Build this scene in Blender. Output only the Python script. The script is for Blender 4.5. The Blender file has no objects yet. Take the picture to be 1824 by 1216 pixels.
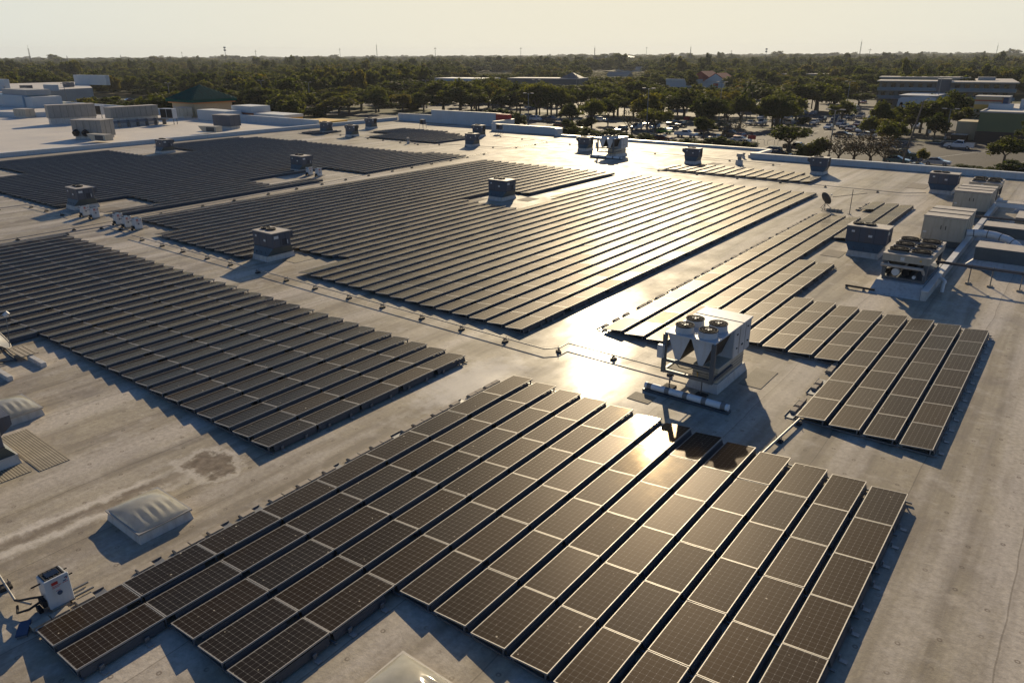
import bpy, math, random
import numpy as np
from mathutils import Vector, Matrix
R = math.radians
rnd = random.Random(7)
sc = bpy.context.scene
col = sc.collection
GZ = -7.4                      # level of the car park below the roof (roof deck is z = 0)
CAM = Vector((16.632, -3.684, 12.27))
F_PX, PITCH, ROLL, YAW = 1302.5, R(21.349), R(-0.312), R(37.829)
SUN_AZ, SUN_EL = R(30.5), R(20.8)
SKY = .05

# ------------------------------------------------------------------ helpers
def children(o): return [c for c in bpy.data.objects if c.parent is o]
def tag(o, label=None, cat=None, group=None, kind=None):
    if label: o['label'] = label
    if cat: o['category'] = cat
    if group: o['group'] = group
    if kind: o['kind'] = kind
    return o
def empty(name, loc=(0, 0, 0), rz=0.0):
    o = bpy.data.objects.new(name, None); o.empty_display_size = 0.3
    o.location = loc; o.rotation_euler = (0, 0, rz); col.objects.link(o); return o

class MB:
    def __init__(s): s.v = []; s.f = []; s.m = []; s.s = []; s.slots = []
    def mi(s, mat):
        if mat not in s.slots: s.slots.append(mat)
        return s.slots.index(mat)
    def face(s, pts, mat, smooth=False):
        b = len(s.v); s.v += [tuple(p) for p in pts]; s.f.append(tuple(range(b, b + len(pts)))); s.m.append(s.mi(mat)); s.s.append(smooth)
    def mesh(s, vs, fs, mat, smooth=False):
        b = len(s.v); s.v += [tuple(p) for p in vs]; i = s.mi(mat)
        for f in fs: s.f.append(tuple(b + k for k in f)); s.m.append(i); s.s.append(smooth)
    def hexa(s, lo, hi, mat, skip=()):
        # lo, hi: four points each, counter-clockwise seen from above
        vs = list(lo) + list(hi)
        fs = [(3, 2, 1, 0), (4, 5, 6, 7), (0, 1, 5, 4), (1, 2, 6, 5), (2, 3, 7, 6), (3, 0, 4, 7)]
        s.mesh(vs, [f for k, f in enumerate(fs) if k not in skip], mat)
    def box(s, x0, x1, y0, y1, z0, z1, mat):
        q = lambda z: [(x0, y0, z), (x1, y0, z), (x1, y1, z), (x0, y1, z)]
        s.hexa(q(z0), q(z1), mat)
    def frustum(s, a, z0, b, z1, mat):
        q = lambda r, z: [(r[0], r[2], z), (r[1], r[2], z), (r[1], r[3], z), (r[0], r[3], z)]
        s.hexa(q(a, z0), q(b, z1), mat)
    def bbox(s, x0, x1, y0, y1, z0, z1, mat, b=0.03):
        # box with chamfered vertical and top edges
        def ring(i, z): 
            return [(x0 + i + b, y0 + i, z), (x1 - i - b, y0 + i, z), (x1 - i, y0 + i + b, z), (x1 - i, y1 - i - b, z),
                    (x1 - i - b, y1 - i, z), (x0 + i + b, y1 - i, z), (x0 + i, y1 - i - b, z), (x0 + i, y0 + i + b, z)]
        vs = ring(0, z0) + ring(0, z1 - b) + ring(b * .7, z1)
        fs = [tuple(range(7, -1, -1)), tuple(range(16, 24))]
        for L in (0, 8):
            for k in range(8): fs.append((L + k, L + (k + 1) % 8, L + 8 + (k + 1) % 8, L + 8 + k))
        s.mesh(vs, fs, mat)
    def cyl(s, p0, p1, r0, mat, r1=None, n=8, caps=True, smooth=True):
        r1 = r0 if r1 is None else r1
        p0 = Vector(p0); p1 = Vector(p1); d = (p1 - p0)
        if d.length < 1e-6: return
        d.normalize(); a = d.orthogonal().normalized(); c = d.cross(a)
        vs = []
        for p, r in ((p0, r0), (p1, r1)):
            for k in range(n):
                t = 2 * math.pi * k / n; vs.append(p + a * (r * math.cos(t)) + c * (r * math.sin(t)))
        s.mesh(vs, [(k, (k + 1) % n, n + (k + 1) % n, n + k) for k in range(n)], mat, smooth)
        if caps:
            s.mesh(vs[:n], [tuple(range(n - 1, -1, -1))], mat); s.mesh(vs[n:], [tuple(range(n))], mat)
    def tube(s, pts, r, mat, n=6):
        for a, b in zip(pts[:-1], pts[1:]): s.cyl(a, b, r, mat, n=n)
    def torus(s, c, r, w, mat, n=20, axis='z'):
        pts = []
        for k in range(n + 1):
            t = 2 * math.pi * k / n; pts.append((c[0] + r * math.cos(t), c[1] + r * math.sin(t), c[2]))
        s.tube(pts, w, mat, 5)
    def prism(s, prof, y0, y1, mat, axis='y'):
        # prof in the xz plane (counter-clockwise seen from -y), extruded along y
        n = len(prof)
        if axis == 'y':
            vs = [(x, y0, z) for x, z in prof] + [(x, y1, z) for x, z in prof]
        else:
            vs = [(y1, x, z) for x, z in prof] + [(y0, x, z) for x, z in prof]
        fs = [tuple(range(n)), tuple(range(2 * n - 1, n - 1, -1))]
        for k in range(n): fs.append((k, n + k, n + (k + 1) % n, (k + 1) % n))
        s.mesh(vs, fs, mat)
    def data(s, name):
        me = bpy.data.meshes.new(name); me.from_pydata(s.v, [], s.f)
        for m in s.slots: me.materials.append(m)
        me.polygons.foreach_set('material_index', s.m); me.polygons.foreach_set('use_smooth', s.s); me.update(); return me
    def build(s, name, parent=None, loc=(0, 0, 0)):
        o = bpy.data.objects.new(name, s.data(name)); o.location = loc; o.parent = parent; col.objects.link(o); return o
def inst(name, me, parent=None, loc=(0, 0, 0), rot=(0, 0, 0), sca=(1, 1, 1)):
    o = bpy.data.objects.new(name, me); o.parent = parent; o.location = loc; o.rotation_euler = rot; o.scale = sca; col.objects.link(o); return o
def copy_tree(o, parent=None):
    c = o.copy(); col.objects.link(c); c.parent = parent
    for ch in children(o): copy_tree(ch, c)
    return c

ONES = 'zeroth first second third fourth fifth sixth seventh eighth ninth tenth eleventh twelfth thirteenth fourteenth fifteenth sixteenth seventeenth eighteenth nineteenth'.split()
TENS = {2: 'twent', 3: 'thirt', 4: 'fort', 5: 'fift', 6: 'sixt', 7: 'sevent', 8: 'eight', 9: 'ninet'}
def ordinal(n):
    if n < 20: return ONES[n]
    t, u = divmod(n, 10)
    return TENS[t] + ('ieth' if u == 0 else 'y-' + ONES[u])

# camera frame, used only to word the labels (left of, behind ...) and to keep the view of buildings free of trees
FW = Vector((-math.sin(YAW) * math.cos(PITCH), math.cos(YAW) * math.cos(PITCH), -math.sin(PITCH)))
RT = Vector((math.cos(YAW), math.sin(YAW), 0)); UP = RT.cross(FW)
def seen_at(P):
    d = Vector(P) - CAM; z = d.dot(FW); return 912 + F_PX * d.dot(RT) / z, 608 - F_PX * d.dot(UP) / z

# ------------------------------------------------------------------ materials
class NT:
    def __init__(s, name):
        s.m = bpy.data.materials.new(name); s.m.use_nodes = True; s.t = s.m.node_tree; s.t.nodes.clear()
        s.out = s.n('ShaderNodeOutputMaterial')
    def n(s, typ, **kw):
        x = s.t.nodes.new(typ)
        for k, v in kw.items(): setattr(x, k, v)
        return x
    def link(s, a, b): s.t.links.new(a, b)
    def put(s, node, key, val):
        if isinstance(val, bpy.types.NodeSocket): s.link(val, node.inputs[key])
        else: node.inputs[key].default_value = val
    def coord(s, which='Object'): return s.n('ShaderNodeTexCoord').outputs[which]
    def mapping(s, vec, scale=(1, 1, 1), loc=(0, 0, 0)):
        x = s.n('ShaderNodeMapping'); s.link(vec, x.inputs['Vector']); x.inputs['Scale'].default_value = scale; x.inputs['Location'].default_value = loc; return x.outputs[0]
    def noise(s, vec, scale, detail=4, rough=.55, col=False):
        x = s.n('ShaderNodeTexNoise'); s.link(vec, x.inputs['Vector']); x.inputs['Scale'].default_value = scale; x.inputs['Detail'].default_value = detail; x.inputs['Roughness'].default_value = rough
        return x.outputs['Color' if col else 'Fac']
    def math(s, op, a, b=None, c=None, clamp=False):
        x = s.n('ShaderNodeMath', operation=op, use_clamp=clamp)
        s.put(x, 0, a)
        if b is not None: s.put(x, 1, b)
        if c is not None: s.put(x, 2, c)
        return x.outputs[0]
    def ramp(s, fac, stops):
        x = s.n('ShaderNodeValToRGB'); s.link(fac, x.inputs[0]); e = x.color_ramp.elements
        while len(e) < len(stops): e.new(.5)
        for k, (p, c) in enumerate(stops):
            e[k].position = p; e[k].color = (c[0], c[1], c[2], 1) if hasattr(c, '__len__') else (c, c, c, 1)
        return x.outputs[0]
    def mr(s, v, a, b, c=0., d=1.):
        x = s.n('ShaderNodeMapRange'); s.put(x, 0, v); x.inputs[1].default_value = a; x.inputs[2].default_value = b; x.inputs[3].default_value = c; x.inputs[4].default_value = d; return x.outputs[0]
    def mix(s, fac, a, b, mode='MIX'):
        x = s.n('ShaderNodeMix', data_type='RGBA', blend_type=mode); s.put(x, 0, fac)
        for k, v in ((6, a), (7, b)):
            if isinstance(v, bpy.types.NodeSocket): s.link(v, x.inputs[k])
            else: x.inputs[k].default_value = (v[0], v[1], v[2], 1)
        return x.outputs[2]
    def bsdf(s, **kw):
        p = s.n('ShaderNodeBsdfPrincipled')
        for k, v in kw.items():
            k = k.replace('_', ' ')
            if isinstance(v, bpy.types.NodeSocket): s.link(v, p.inputs[k])
            elif hasattr(v, '__len__') and len(v) == 3: p.inputs[k].default_value = (*v, 1)
            else: p.inputs[k].default_value = v
        return p
    def bump(s, h, strength=.3, dist=.02):
        x = s.n('ShaderNodeBump'); x.inputs['Strength'].default_value = strength; x.inputs['Distance'].default_value = dist; s.link(h, x.inputs['Height']); return x.outputs[0]
    def done(s, shader): s.link(shader.outputs[0], s.out.inputs[0]); return s.m

def plain(name, c, rough=.6, metal=0., var=.25, scale=3., bump=0., spec=.5, dirt=None, coat=0.):
    t = NT(name); co = t.coord(); n1 = t.noise(co, scale, 6, .6); n2 = t.noise(co, scale * 9, 3)
    f = t.math('ADD', t.math('MULTIPLY', n1, .7), t.math('MULTIPLY', n2, .3))
    lo = [v * (1 - var) for v in c]; hi = [min(1, v * (1 + var)) for v in c]
    cc = t.ramp(f, [(.3, lo), (.7, hi)])
    if dirt:
        w = t.mapping(co, (4, 4, .5)); d = t.mr(t.noise(w, 1.3, 5), .5, .72); cc = t.mix(t.math('MULTIPLY', d, .6), cc, dirt)
    kw = dict(Base_Color=cc, Roughness=t.mr(f, .3, .7, max(.05, rough - .1), min(1, rough + .1)), Metallic=metal, Specular_IOR_Level=spec, Coat_Weight=coat, Coat_Roughness=.05)
    if bump: kw['Normal'] = t.bump(n2, bump, .01)
    return t.done(t.bsdf(**kw))

def roof_material():
    t = NT('roof_membrane'); co = t.coord(); sx = t.n('ShaderNodeSeparateXYZ'); t.link(co, sx.inputs[0]); X, Y = sx.outputs[0], sx.outputs[1]
    base = t.ramp(t.noise(co, .09, 6, .6), [(.3, (.38, .325, .23)), (.7, (.58, .51, .375))])
    streak = t.noise(t.mapping(co, (1.1, .06, 1)), 1.0, 7, .65)
    base = t.mix(t.mr(streak, .4, .7), base, (.19, .16, .12)); base = t.mix(t.mr(t.noise(co, .33, 6, .68), .5, .66, 0, .6), base, (.21, .175, .145))
    streak2 = t.noise(t.mapping(co, (.5, .035, 1), (7, 3, 0)), 1.0, 5, .6)
    base = t.mix(t.mr(streak2, .47, .62, 0, .7), base, (.68, .61, .52))
    # pale scuffs
    bl = t.noise(co, 1.1, 6, .6); base = t.mix(t.mr(bl, .52, .66, 0, .42), base, (.62, .56, .48))
    vo = t.n('ShaderNodeTexVoronoi'); t.link(co, vo.inputs['Vector']); vo.inputs['Scale'].default_value = .85; vo.inputs['Randomness'].default_value = 1
    spot = t.math('MULTIPLY', t.mr(t.math('ADD', vo.outputs['Distance'], t.math('MULTIPLY', t.noise(co, 5, 3), .12)), .2, .3, .55, 0), t.mr(t.noise(co, .12, 3), .5, .62)); base = t.mix(spot, base, (.6, .53, .43))
    mot = t.noise(co, 6.5, 6, .7); base = t.mix(t.mr(mot, .3, .7, .0, .6), base, (.21, .18, .145), 'MIX')
    # lap seams of the sheets, running along y, and the fastener plates beside them
    wob = t.math('MULTIPLY', t.math('SUBTRACT', t.noise(co, .35, 2), .5), .25)
    fx = t.math('FRACT', t.math('DIVIDE', t.math('ADD', X, wob), 2.9))
    seam = t.math('LESS_THAN', fx, .012); seamsoft = t.mr(t.math('ABSOLUTE', t.math('SUBTRACT', fx, .03)), .0, .05, 1, 0)
    base = t.mix(t.math('MULTIPLY', seamsoft, .22), base, (.19, .155, .12)); base = t.mix(t.math('MULTIPLY', seam, .4), base, (.1, .08, .06))
    gx = t.math('SUBTRACT', t.math('FRACT', t.math('DIVIDE', X, .725)), .5); gy = t.math('SUBTRACT', t.math('FRACT', t.math('DIVIDE', t.math('ADD', Y, t.math('MULTIPLY', t.math('FLOOR', t.math('DIVIDE', X, .725)), .37)), 1.05)), .5)
    dd = t.math('SQRT', t.math('ADD', t.math('POWER', t.math('MULTIPLY', gx, .725), 2), t.math('POWER', t.math('MULTIPLY', gy, 1.05), 2)))
    ring = t.mr(t.math('ABSOLUTE', t.math('SUBTRACT', dd, .045)), .0, .03, .8, 0)
    base = t.mix(t.math('MULTIPLY', ring, t.mr(t.noise(co, 1.7, 2), .38, .55)), base, (.13, .1, .075))
    # dried pond with a pale rim, and the pale run that leaves it
    wv = t.math('MULTIPLY', t.math('SUBTRACT', t.noise(co, 1.6, 6, .68), .5), 2.4)
    px = t.math('DIVIDE', t.math('SUBTRACT', X, -3.75), .95); py = t.math('DIVIDE', t.math('SUBTRACT', Y, 6.6), .7)
    rad = t.math('ADD', t.math('SQRT', t.math('ADD', t.math('POWER', px, 2), t.math('POWER', py, 2))), wv)
    base = t.mix(t.mr(t.math('ABSOLUTE', t.math('SUBTRACT', rad, 1.15)), .02, .3, .45, 0), base, (.7, .64, .55))
    base = t.mix(t.mr(rad, .75, 1.05, .75, 0), base, t.ramp(t.noise(co, 4, 5), [(.35, (.09, .065, .045)), (.65, (.23, .18, .13))]))
    run = t.math('ABSOLUTE', t.math('ADD', t.math('ADD', t.math('ADD', X, 4.35), t.math('MULTIPLY', Y, -.08)), t.math('MULTIPLY', wv, .55)))
    ymask = t.math('MULTIPLY', t.mr(Y, 4.6, 6.2, 1, 0), t.mr(Y, -7, -2, 0, 1))
    base = t.mix(t.math('MULTIPLY', ymask, t.mr(t.math('ABSOLUTE', t.math('SUBTRACT', run, .42)), 0.02, .26, .6, 0)), base, (.72, .66, .57))
    base = t.mix(t.math('MULTIPLY', ymask, t.mr(run, .03, .3, .5, 0)), base, (.17, .13, .095))
    # pale crazed area beside the front array
    qx = t.math('SUBTRACT', X, -1.2); qy = t.math('SUBTRACT', t.math('DIVIDE', Y, 2.2), 7.6)
    pr = t.math('ADD', t.math('SQRT', t.math('ADD', t.math('POWER', qx, 2), t.math('POWER', qy, 2))), t.math('MULTIPLY', wv, 1.1))
    base = t.mix(t.mr(pr, .8, 1.7, .55, 0), base, (.7, .66, .6))
    rough = t.mr(t.noise(co, .5, 5, .6), .3, .7, .5, .68)
    h = t.math('ADD', t.math('MULTIPLY', t.noise(co, 14, 6, .72), .8), t.math('MULTIPLY', t.noise(co, 1.1, 4), 1.0))
    coatw = t.mr(t.noise(t.mapping(co, (1, .4, 1)), .55, 5, .6), .35, .65, .02, .13)
    p = t.bsdf(Base_Color=base, Roughness=rough, Specular_IOR_Level=.07, Coat_Weight=coatw, Coat_Roughness=.2, Normal=t.bump(h, .55, .02))
    return t.done(p)

def panel_material(lines=True):
    t = NT('solar_cells'); co = t.coord(); sx = t.n('ShaderNodeSeparateXYZ'); t.link(co, sx.inputs[0])
    oi = t.n('ShaderNodeObjectInfo'); rv = oi.outputs['Random']
    tint = t.ramp(rv, [(0, (.008, .006, .0055)), (.45, (.016, .0095, .0055)), (.75, (.007, .007, .009)), (1, (.022, .013, .007))])
    u = t.math('DIVIDE', t.math('SUBTRACT', sx.outputs[0], .03), .155); v = t.math('DIVIDE', t.math('SUBTRACT', sx.outputs[1], .03), .1575)
    du = t.math('ABSOLUTE', t.math('SUBTRACT', t.math('FRACT', u), .5)); dv = t.math('ABSOLUTE', t.math('SUBTRACT', t.math('FRACT', v), .5))
    line = t.math('MAXIMUM', t.math('GREATER_THAN', du, .478), t.math('GREATER_THAN', dv, .478))
    dia = t.math('GREATER_THAN', t.math('ADD', du, dv), .935)
    bus = t.math('LESS_THAN', t.math('ABSOLUTE', t.math('SUBTRACT', t.math('FRACT', t.math('MULTIPLY', u, 5)), .5)), .055)
    c = t.mix(t.math('MULTIPLY', bus, .12), tint, (.2, .18, .15)); c = t.mix(t.math('MULTIPLY', line, .4), c, (.3, .29, .27)); c = t.mix(dia, c, (.36, .35, .33))
    du2 = t.noise(co, 2.2, 5, .6); dust = t.mr(du2, .4, .8, .004, .03); c = t.mix(dust, c, (.3, .25, .19))
    loc = t.n('ShaderNodeNewGeometry').outputs['Position']
    spk = t.mr(t.noise(loc, 9, 1, .4), .78, .8, 0, 1); c = t.mix(spk, c, (.5, .45, .36))
    p = t.bsdf(Base_Color=c, Roughness=t.mr(rv, 0, 1, .42, .54), Specular_IOR_Level=.055, Specular_Tint=(1.0, .46, .16))
    gl = t.n('ShaderNodeBsdfGlossy'); gl.inputs['Color'].default_value = (1.0, .79, .52, 1); t.put(gl, 'Roughness', t.mr(du2, .3, .7, .085, .12))
    fr = t.n('ShaderNodeFresnel'); t.put(fr, 'IOR', t.mr(rv, 0, 1, 1.13, 1.19)); mx = t.n('ShaderNodeMixShader'); t.link(t.math('MULTIPLY', fr.outputs[0], .46), mx.inputs[0]); t.link(p.outputs[0], mx.inputs[1]); t.link(gl.outputs[0], mx.inputs[2])
    return t.done(mx)

def leaf_material(name, c0, c1, trans=.35):
    t = NT(name); oi = t.n('ShaderNodeObjectInfo'); geo = t.n('ShaderNodeNewGeometry'); ri = geo.outputs['Random Per Island']
    a = t.ramp(oi.outputs['Random'], [(0, c0), (.5, [(x + y) / 2 for x, y in zip(c0, c1)]), (.85, c1), (1, (c1[0] * 1.25, c1[1] * .95, c1[2] * .8))])
    a = t.mix(.6, a, t.ramp(ri, [(0, (.25, .25, .25)), (.6, (.8, .8, .8)), (1, (1, 1, 1))]), 'MULTIPLY')
    d = t.bsdf(Base_Color=a, Roughness=.75, Specular_IOR_Level=.25)
    tr = t.n('ShaderNodeBsdfTranslucent'); t.link(t.mix(1, a, (1.25, 1.35, .55), 'MULTIPLY'), tr.inputs[0])
    mx = t.n('ShaderNodeMixShader'); mx.inputs[0].default_value = trans; t.link(d.outputs[0], mx.inputs[1]); t.link(tr.outputs[0], mx.inputs[2])
    return t.done(mx)

def asphalt_material():
    t = NT('asphalt'); co = t.coord(); f = t.noise(co, .05, 5, .6); g = t.noise(co, 2.0, 5, .7)
    c = t.ramp(f, [(.3, (.06, .054, .05)), (.7, (.10, .09, .082))]); c = t.mix(t.mr(g, .3, .8, 0, .5), c, (.06, .056, .052))
    crack = t.n('ShaderNodeTexVoronoi', feature='DISTANCE_TO_EDGE'); t.link(t.mapping(co, (1, 1, 1)), crack.inputs['Vector']); crack.inputs['Scale'].default_value = .12
    c = t.mix(t.mr(crack.outputs['Distance'], .0, .012, .7, 0), c, (.03, .028, .026))
    return t.done(t.bsdf(Base_Color=c, Roughness=.8, Specular_IOR_Level=.18, Normal=t.bump(g, .3, .02)))

def ground_material():
    t = NT('turf_and_soil'); co = t.coord(); f = t.noise(co, .02, 6, .6); g = t.noise(co, .5, 5, .7)
    c = t.ramp(f, [(.35, (.05, .06, .02)), (.6, (.09, .08, .035)), (.75, (.13, .1, .06))]); c = t.mix(t.mr(g, .3, .8, 0, .5), c, (.035, .045, .015))
    return t.done(t.bsdf(Base_Color=c, Roughness=.9, Specular_IOR_Level=.2))

def metal_roof_material():
    t = NT('green_metal_roof'); co = t.coord(); c = t.ramp(t.noise(co, 1.5, 4), [(.3, (.0, .05, .042)), (.7, (.004, .085, .07))])
    return t.done(t.bsdf(Base_Color=c, Roughness=.8, Specular_IOR_Level=.1))

def ribbed_material():
    t = NT('ribbed_walkway'); co = t.coord(); sx = t.n('ShaderNodeSeparateXYZ'); t.link(co, sx.inputs[0])
    w = t.math('FRACT', t.math('DIVIDE', sx.outputs[1], .085)); l = t.math('LESS_THAN', w, .38)
    c = t.mix(l, t.ramp(t.noise(co, 2, 5), [(.3, (.26, .225, .165)), (.7, (.38, .33, .245))]), (.1, .08, .055))
    return t.done(t.bsdf(Base_Color=c, Roughness=.8))

M = {}
M['roof'] = roof_material()
M['cells'] = panel_material()
M['alu'] = plain('anodised_frame', (.36, .34, .31), .5, .4, .1, 4)
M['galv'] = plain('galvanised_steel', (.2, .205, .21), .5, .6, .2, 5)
M['galv_dark'] = plain('dark_deflector', (.07, .072, .078), .6, .3, .25, 3)  # steel colour darkened so the gaps between panel rows read dark
M['block'] = plain('concrete_block', (.36, .31, .24), .9, 0, .25, 5, .4)
M['hvac'] = plain('taupe_sheet_metal', (.085, .095, .12), .55, .1, .14, 1.6, 0, .4, (.11, .09, .075))
M['hvac_top'] = plain('dusty_sheet_lid', (.42, .37, .31), .6, .0, .2, 2.5)
M['hvac_dark'] = plain('curb_adapter_skirt', (.085, .11, .12), .5, .2, .25, 2)
M['curb'] = plain('flashed_curb', (.52, .5, .46), .6, 0, .15, 2, 0, .5, (.3, .25, .2))
M['white_unit'] = plain('white_enamel_cabinet', (.5, .52, .53), .45, .0, .08, 1.5, 0, .5, (.42, .39, .34))
M['cream'] = plain('cream_cabinet', (.42, .38, .3), .5, .0, .12, 1.2, 0, .5, (.28, .24, .18))
M['coil'] = plain('condenser_coil', (.03, .027, .025), .6, .3, .2, 6)
M['black'] = plain('black_plastic', (.012, .012, .013), .85, 0, .3, 3)
M['rubber'] = plain('dark_rubber', (.03, .026, .023), .85, 0, .3, 3)
M['steel_blue'] = plain('painted_steel_frame', (.10, .115, .13), .5, .4, .15, 2)
M['pipe'] = plain('grey_conduit', (.28, .27, .25), .45, .5, .2, 4)
M['white_wrap'] = plain('white_wrapped_pipe', (.68, .69, .69), .5, 0, .12, 2)
M['strap'] = plain('grey_strap', (.19, .18, .17), .6, 0, .2, 3)
M['sticker'] = plain('pale_sticker', (.6, .6, .58), .5, 0, .05, 5)
M['red_ink'] = plain('red_print', (.42, .03, .025), .6, 0, .1, 5)
M['parapet'] = plain('painted_parapet', (.46, .5, .52), .65, 0, .1, .5, 0, .5, (.42, .4, .36))
M['cap'] = plain('metal_coping', (.66, .64, .6), .4, .2, .1, 1)
M['wall_beige'] = plain('beige_stucco', (.45, .37, .24), .85, 0, .12, .5)
M['white_roof'] = plain('white_membrane', (.6, .54, .455), .6, 0, .14, .12, 0, .4, (.5, .45, .38))
M['green_roof'] = metal_roof_material()
M['green_wall'] = plain('olive_stucco', (.15, .165, .075), .85, 0, .08, .4)
M['brown'] = plain('brown_stucco', (.06, .042, .032), .85, 0, .15, .6)
M['orange'] = plain('orange_stucco', (.5, .21, .08), .8, 0, .1, .6)
M['yellow'] = plain('yellow_stucco', (.6, .38, .09), .8, 0, .1, .6)
M['rust'] = plain('rust_stucco', (.36, .12, .06), .8, 0, .1, .6)
M['navy'] = plain('navy_panel', (.03, .06, .12), .6, 0, .1, .6)
M['red'] = plain('red_panel', (.38, .022, .02), .6, 0, .12, .6)
M['red_roof'] = plain('red_shingle', (.22, .028, .024), .85, 0, .2, .8)
M['grey_wall'] = plain('grey_stucco', (.32, .32, .31), .8, 0, .12, .3)
M['apt'] = plain('grey_brown_stucco', (.17, .16, .15), .85, 0, .12, .3)
M['balc'] = plain('pale_teal_balustrade', (.16, .21, .23), .7, 0, .1, .3)
M['dark_bldg'] = plain('dark_cladding', (.07, .08, .09), .7, 0, .2, .3)  # plain dark cladding colour, the same on every face
M['pale_bldg'] = plain('pale_cladding', (.5, .52, .52), .7, 0, .1, .3)
M['shingle'] = plain('brown_shingle', (.3, .26, .22), .85, 0, .2, .4)
M['blue_roof'] = plain('blue_metal_roof', (.2, .32, .42), .4, 0, .1, .3)
M['glass'] = plain('dark_glazing', (.012, .014, .017), .06, 0, .3, 2, 0, .6)
M['tyre'] = plain('tyre_rubber', (.015, .015, .015), .85, 0, .2, 5)
M['rim'] = plain('alloy_rim', (.4, .4, .4), .35, .8, .1, 5)
M['asphalt'] = asphalt_material(); M['ground'] = ground_material()
M['paint_line'] = plain('worn_road_paint', (.55, .54, .5), .7, 0, .3, 1.2)
M['kerb'] = plain('concrete_kerb', (.38, .36, .32), .85, 0, .15, .7)
M['bark'] = plain('grey_bark', (.11, .085, .062), .9, 0, .35, 4, .5)
M['palm_bark'] = plain('palm_trunk_fibre', (.16, .125, .09), .9, 0, .35, 4, .5)
M['wood_pole'] = plain('weathered_wood', (.15, .12, .09), .9, 0, .25, 3)
M['concrete_pole'] = plain('concrete_pole', (.34, .3, .23), .85, 0, .15, 2)
M['oak'] = leaf_material('live_oak_leaves', (.04, .05, .012), (.12, .12, .03), .55)
M['bushleaf'] = leaf_material('shrub_leaves', (.05, .065, .016), (.12, .125, .034), .45)
M['twig'] = leaf_material('bare_twigs', (.055, .046, .03), (.085, .07, .045), .15)
M['frond'] = leaf_material('palm_fronds', (.04, .06, .015), (.08, .1, .03))
M['autumn'] = leaf_material('orange_blossom', (.2, .12, .02), (.28, .16, .03))
M['ribbed'] = ribbed_material()
M['unit_grey'] = plain('grey_panelled_cabinet', (.27, .26, .235), .6, 0, .12, 1.2, 0, .5, (.18, .16, .13))
M['pad'] = plain('worn_grey_pad', (.15, .125, .1), .85, 0, .2, 2)
M['headlight'] = plain('headlight_glass', (.6, .6, .6), .1, 0, .05, 2)
M['tail'] = plain('red_lens', (.25, .01, .01), .2, 0, .1, 2)
CARC = dict(white=(.6, .6, .6), black=(.012, .012, .013), silver=(.4, .41, .42), grey=(.16, .16, .165), charcoal=(.05, .05, .052), navy=(.015, .025, .06), teal=(.03, .11, .13),
            blue=(.06, .17, .3), steel=(.09, .14, .19), red=(.3, .02, .02), maroon=(.1, .012, .015), green=(.1, .3, .02))
for k, c in CARC.items(): M['car_' + k] = plain(k + '_car_paint', c, .3, .2, .04, 1, 0, .5, None, 1.0)

def acrylic():
    t = NT('skylight_acrylic'); co = t.coord(); c = t.ramp(t.noise(co, 2.2, 4), [(.3, (.6, .58, .5)), (.7, (.8, .77, .67))])
    p = t.bsdf(Base_Color=c, Roughness=.12, Specular_IOR_Level=.6, Transmission_Weight=.25, IOR=1.3, Coat_Weight=.6, Coat_Roughness=.04)
    tr = t.n('ShaderNodeBsdfTranslucent'); t.link(c, tr.inputs[0]); mx = t.n('ShaderNodeMixShader'); mx.inputs[0].default_value = .5; t.link(p.outputs[0], mx.inputs[1]); t.link(tr.outputs[0], mx.inputs[2])
    return t.done(mx)
M['acrylic'] = acrylic()

# ------------------------------------------------------------------ our roof, its parapets and walls
def slab_prism(pts, z0, z1, mat_top, mat_side, name, parent):
    m = MB(); n = len(pts)
    m.face([(x, y, z1) for x, y in pts], mat_top); m.build(name, parent)
    w = MB()
    for k in range(n):
        a, b = pts[k], pts[(k + 1) % n]; w.face([(*a, z0), (*b, z0), (*b, z1 - .006), (*a, z1 - .006)], mat_side)
    return w.build('wall', parent)
store = empty('store_building', (0, 0, 0))
tag(store, 'wide flat-roofed store whose pale stained roof carries all the solar panels', 'building')
roof_pts = [(-97.6, -40), (75, -40), (75, 89.6), (-17.6, 89.6), (-17.6, 97.6), (-53, 97.6), (-53, 99.4), (-67.5, 99.4), (-67.5, 105.5), (-97.6, 105.5)]
slab_prism(roof_pts, GZ, 0, M['roof'], M['wall_beige'], 'roof_deck', store)
def parapet(a, b, h, th=.35, mat='parapet', cap='cap', name='parapet', parent=store, z0=0.0):
    a = Vector((a[0], a[1], 0)); b = Vector((b[0], b[1], 0)); d = (b - a).normalized(); nrm = Vector((-d.y, d.x, 0))
    m = MB(); q = lambda w, z, e=0: [tuple((a - d * e - nrm * w) + Vector((0, 0, z))), tuple((b + d * e - nrm * w) + Vector((0, 0, z))), tuple((b + d * e + nrm * w) + Vector((0, 0, z))), tuple((a - d * e + nrm * w) + Vector((0, 0, z)))]
    m.hexa(q(th / 2, z0), q(th / 2, h), M[mat]); o = m.build(name, parent)
    c = MB(); c.hexa(q(th / 2 + .05, h + .003), q(th / 2 + .05, h + .06), M[cap]); c.build('coping', o); return o
parapet((-97.6, -40), (-97.6, 105.3), .55, .5)
parapet((-97.3, 105.7), (-88, 105.7), 1.35, .4); parapet((-87.9, 105.7), (-70.6, 105.7), 2.35, .5)
parapet((-70.3, 105.7), (-67.6, 105.7), 1.5, .4, 'parapet'); parapet((-67.5, 105.4), (-67.5, 99.7), 1.5, .4)
m = MB(); m.box(-70.9, -67.9, 104.6, 105.4, .9, 2.35, M['red']); m.build('sign_return_panel', store)
parapet((-67.6, 99.5), (-53.2, 99.5), 1.15, .4); parapet((-53.0, 99.6), (-53.0, 97.8), 1.1, .35)
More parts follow.
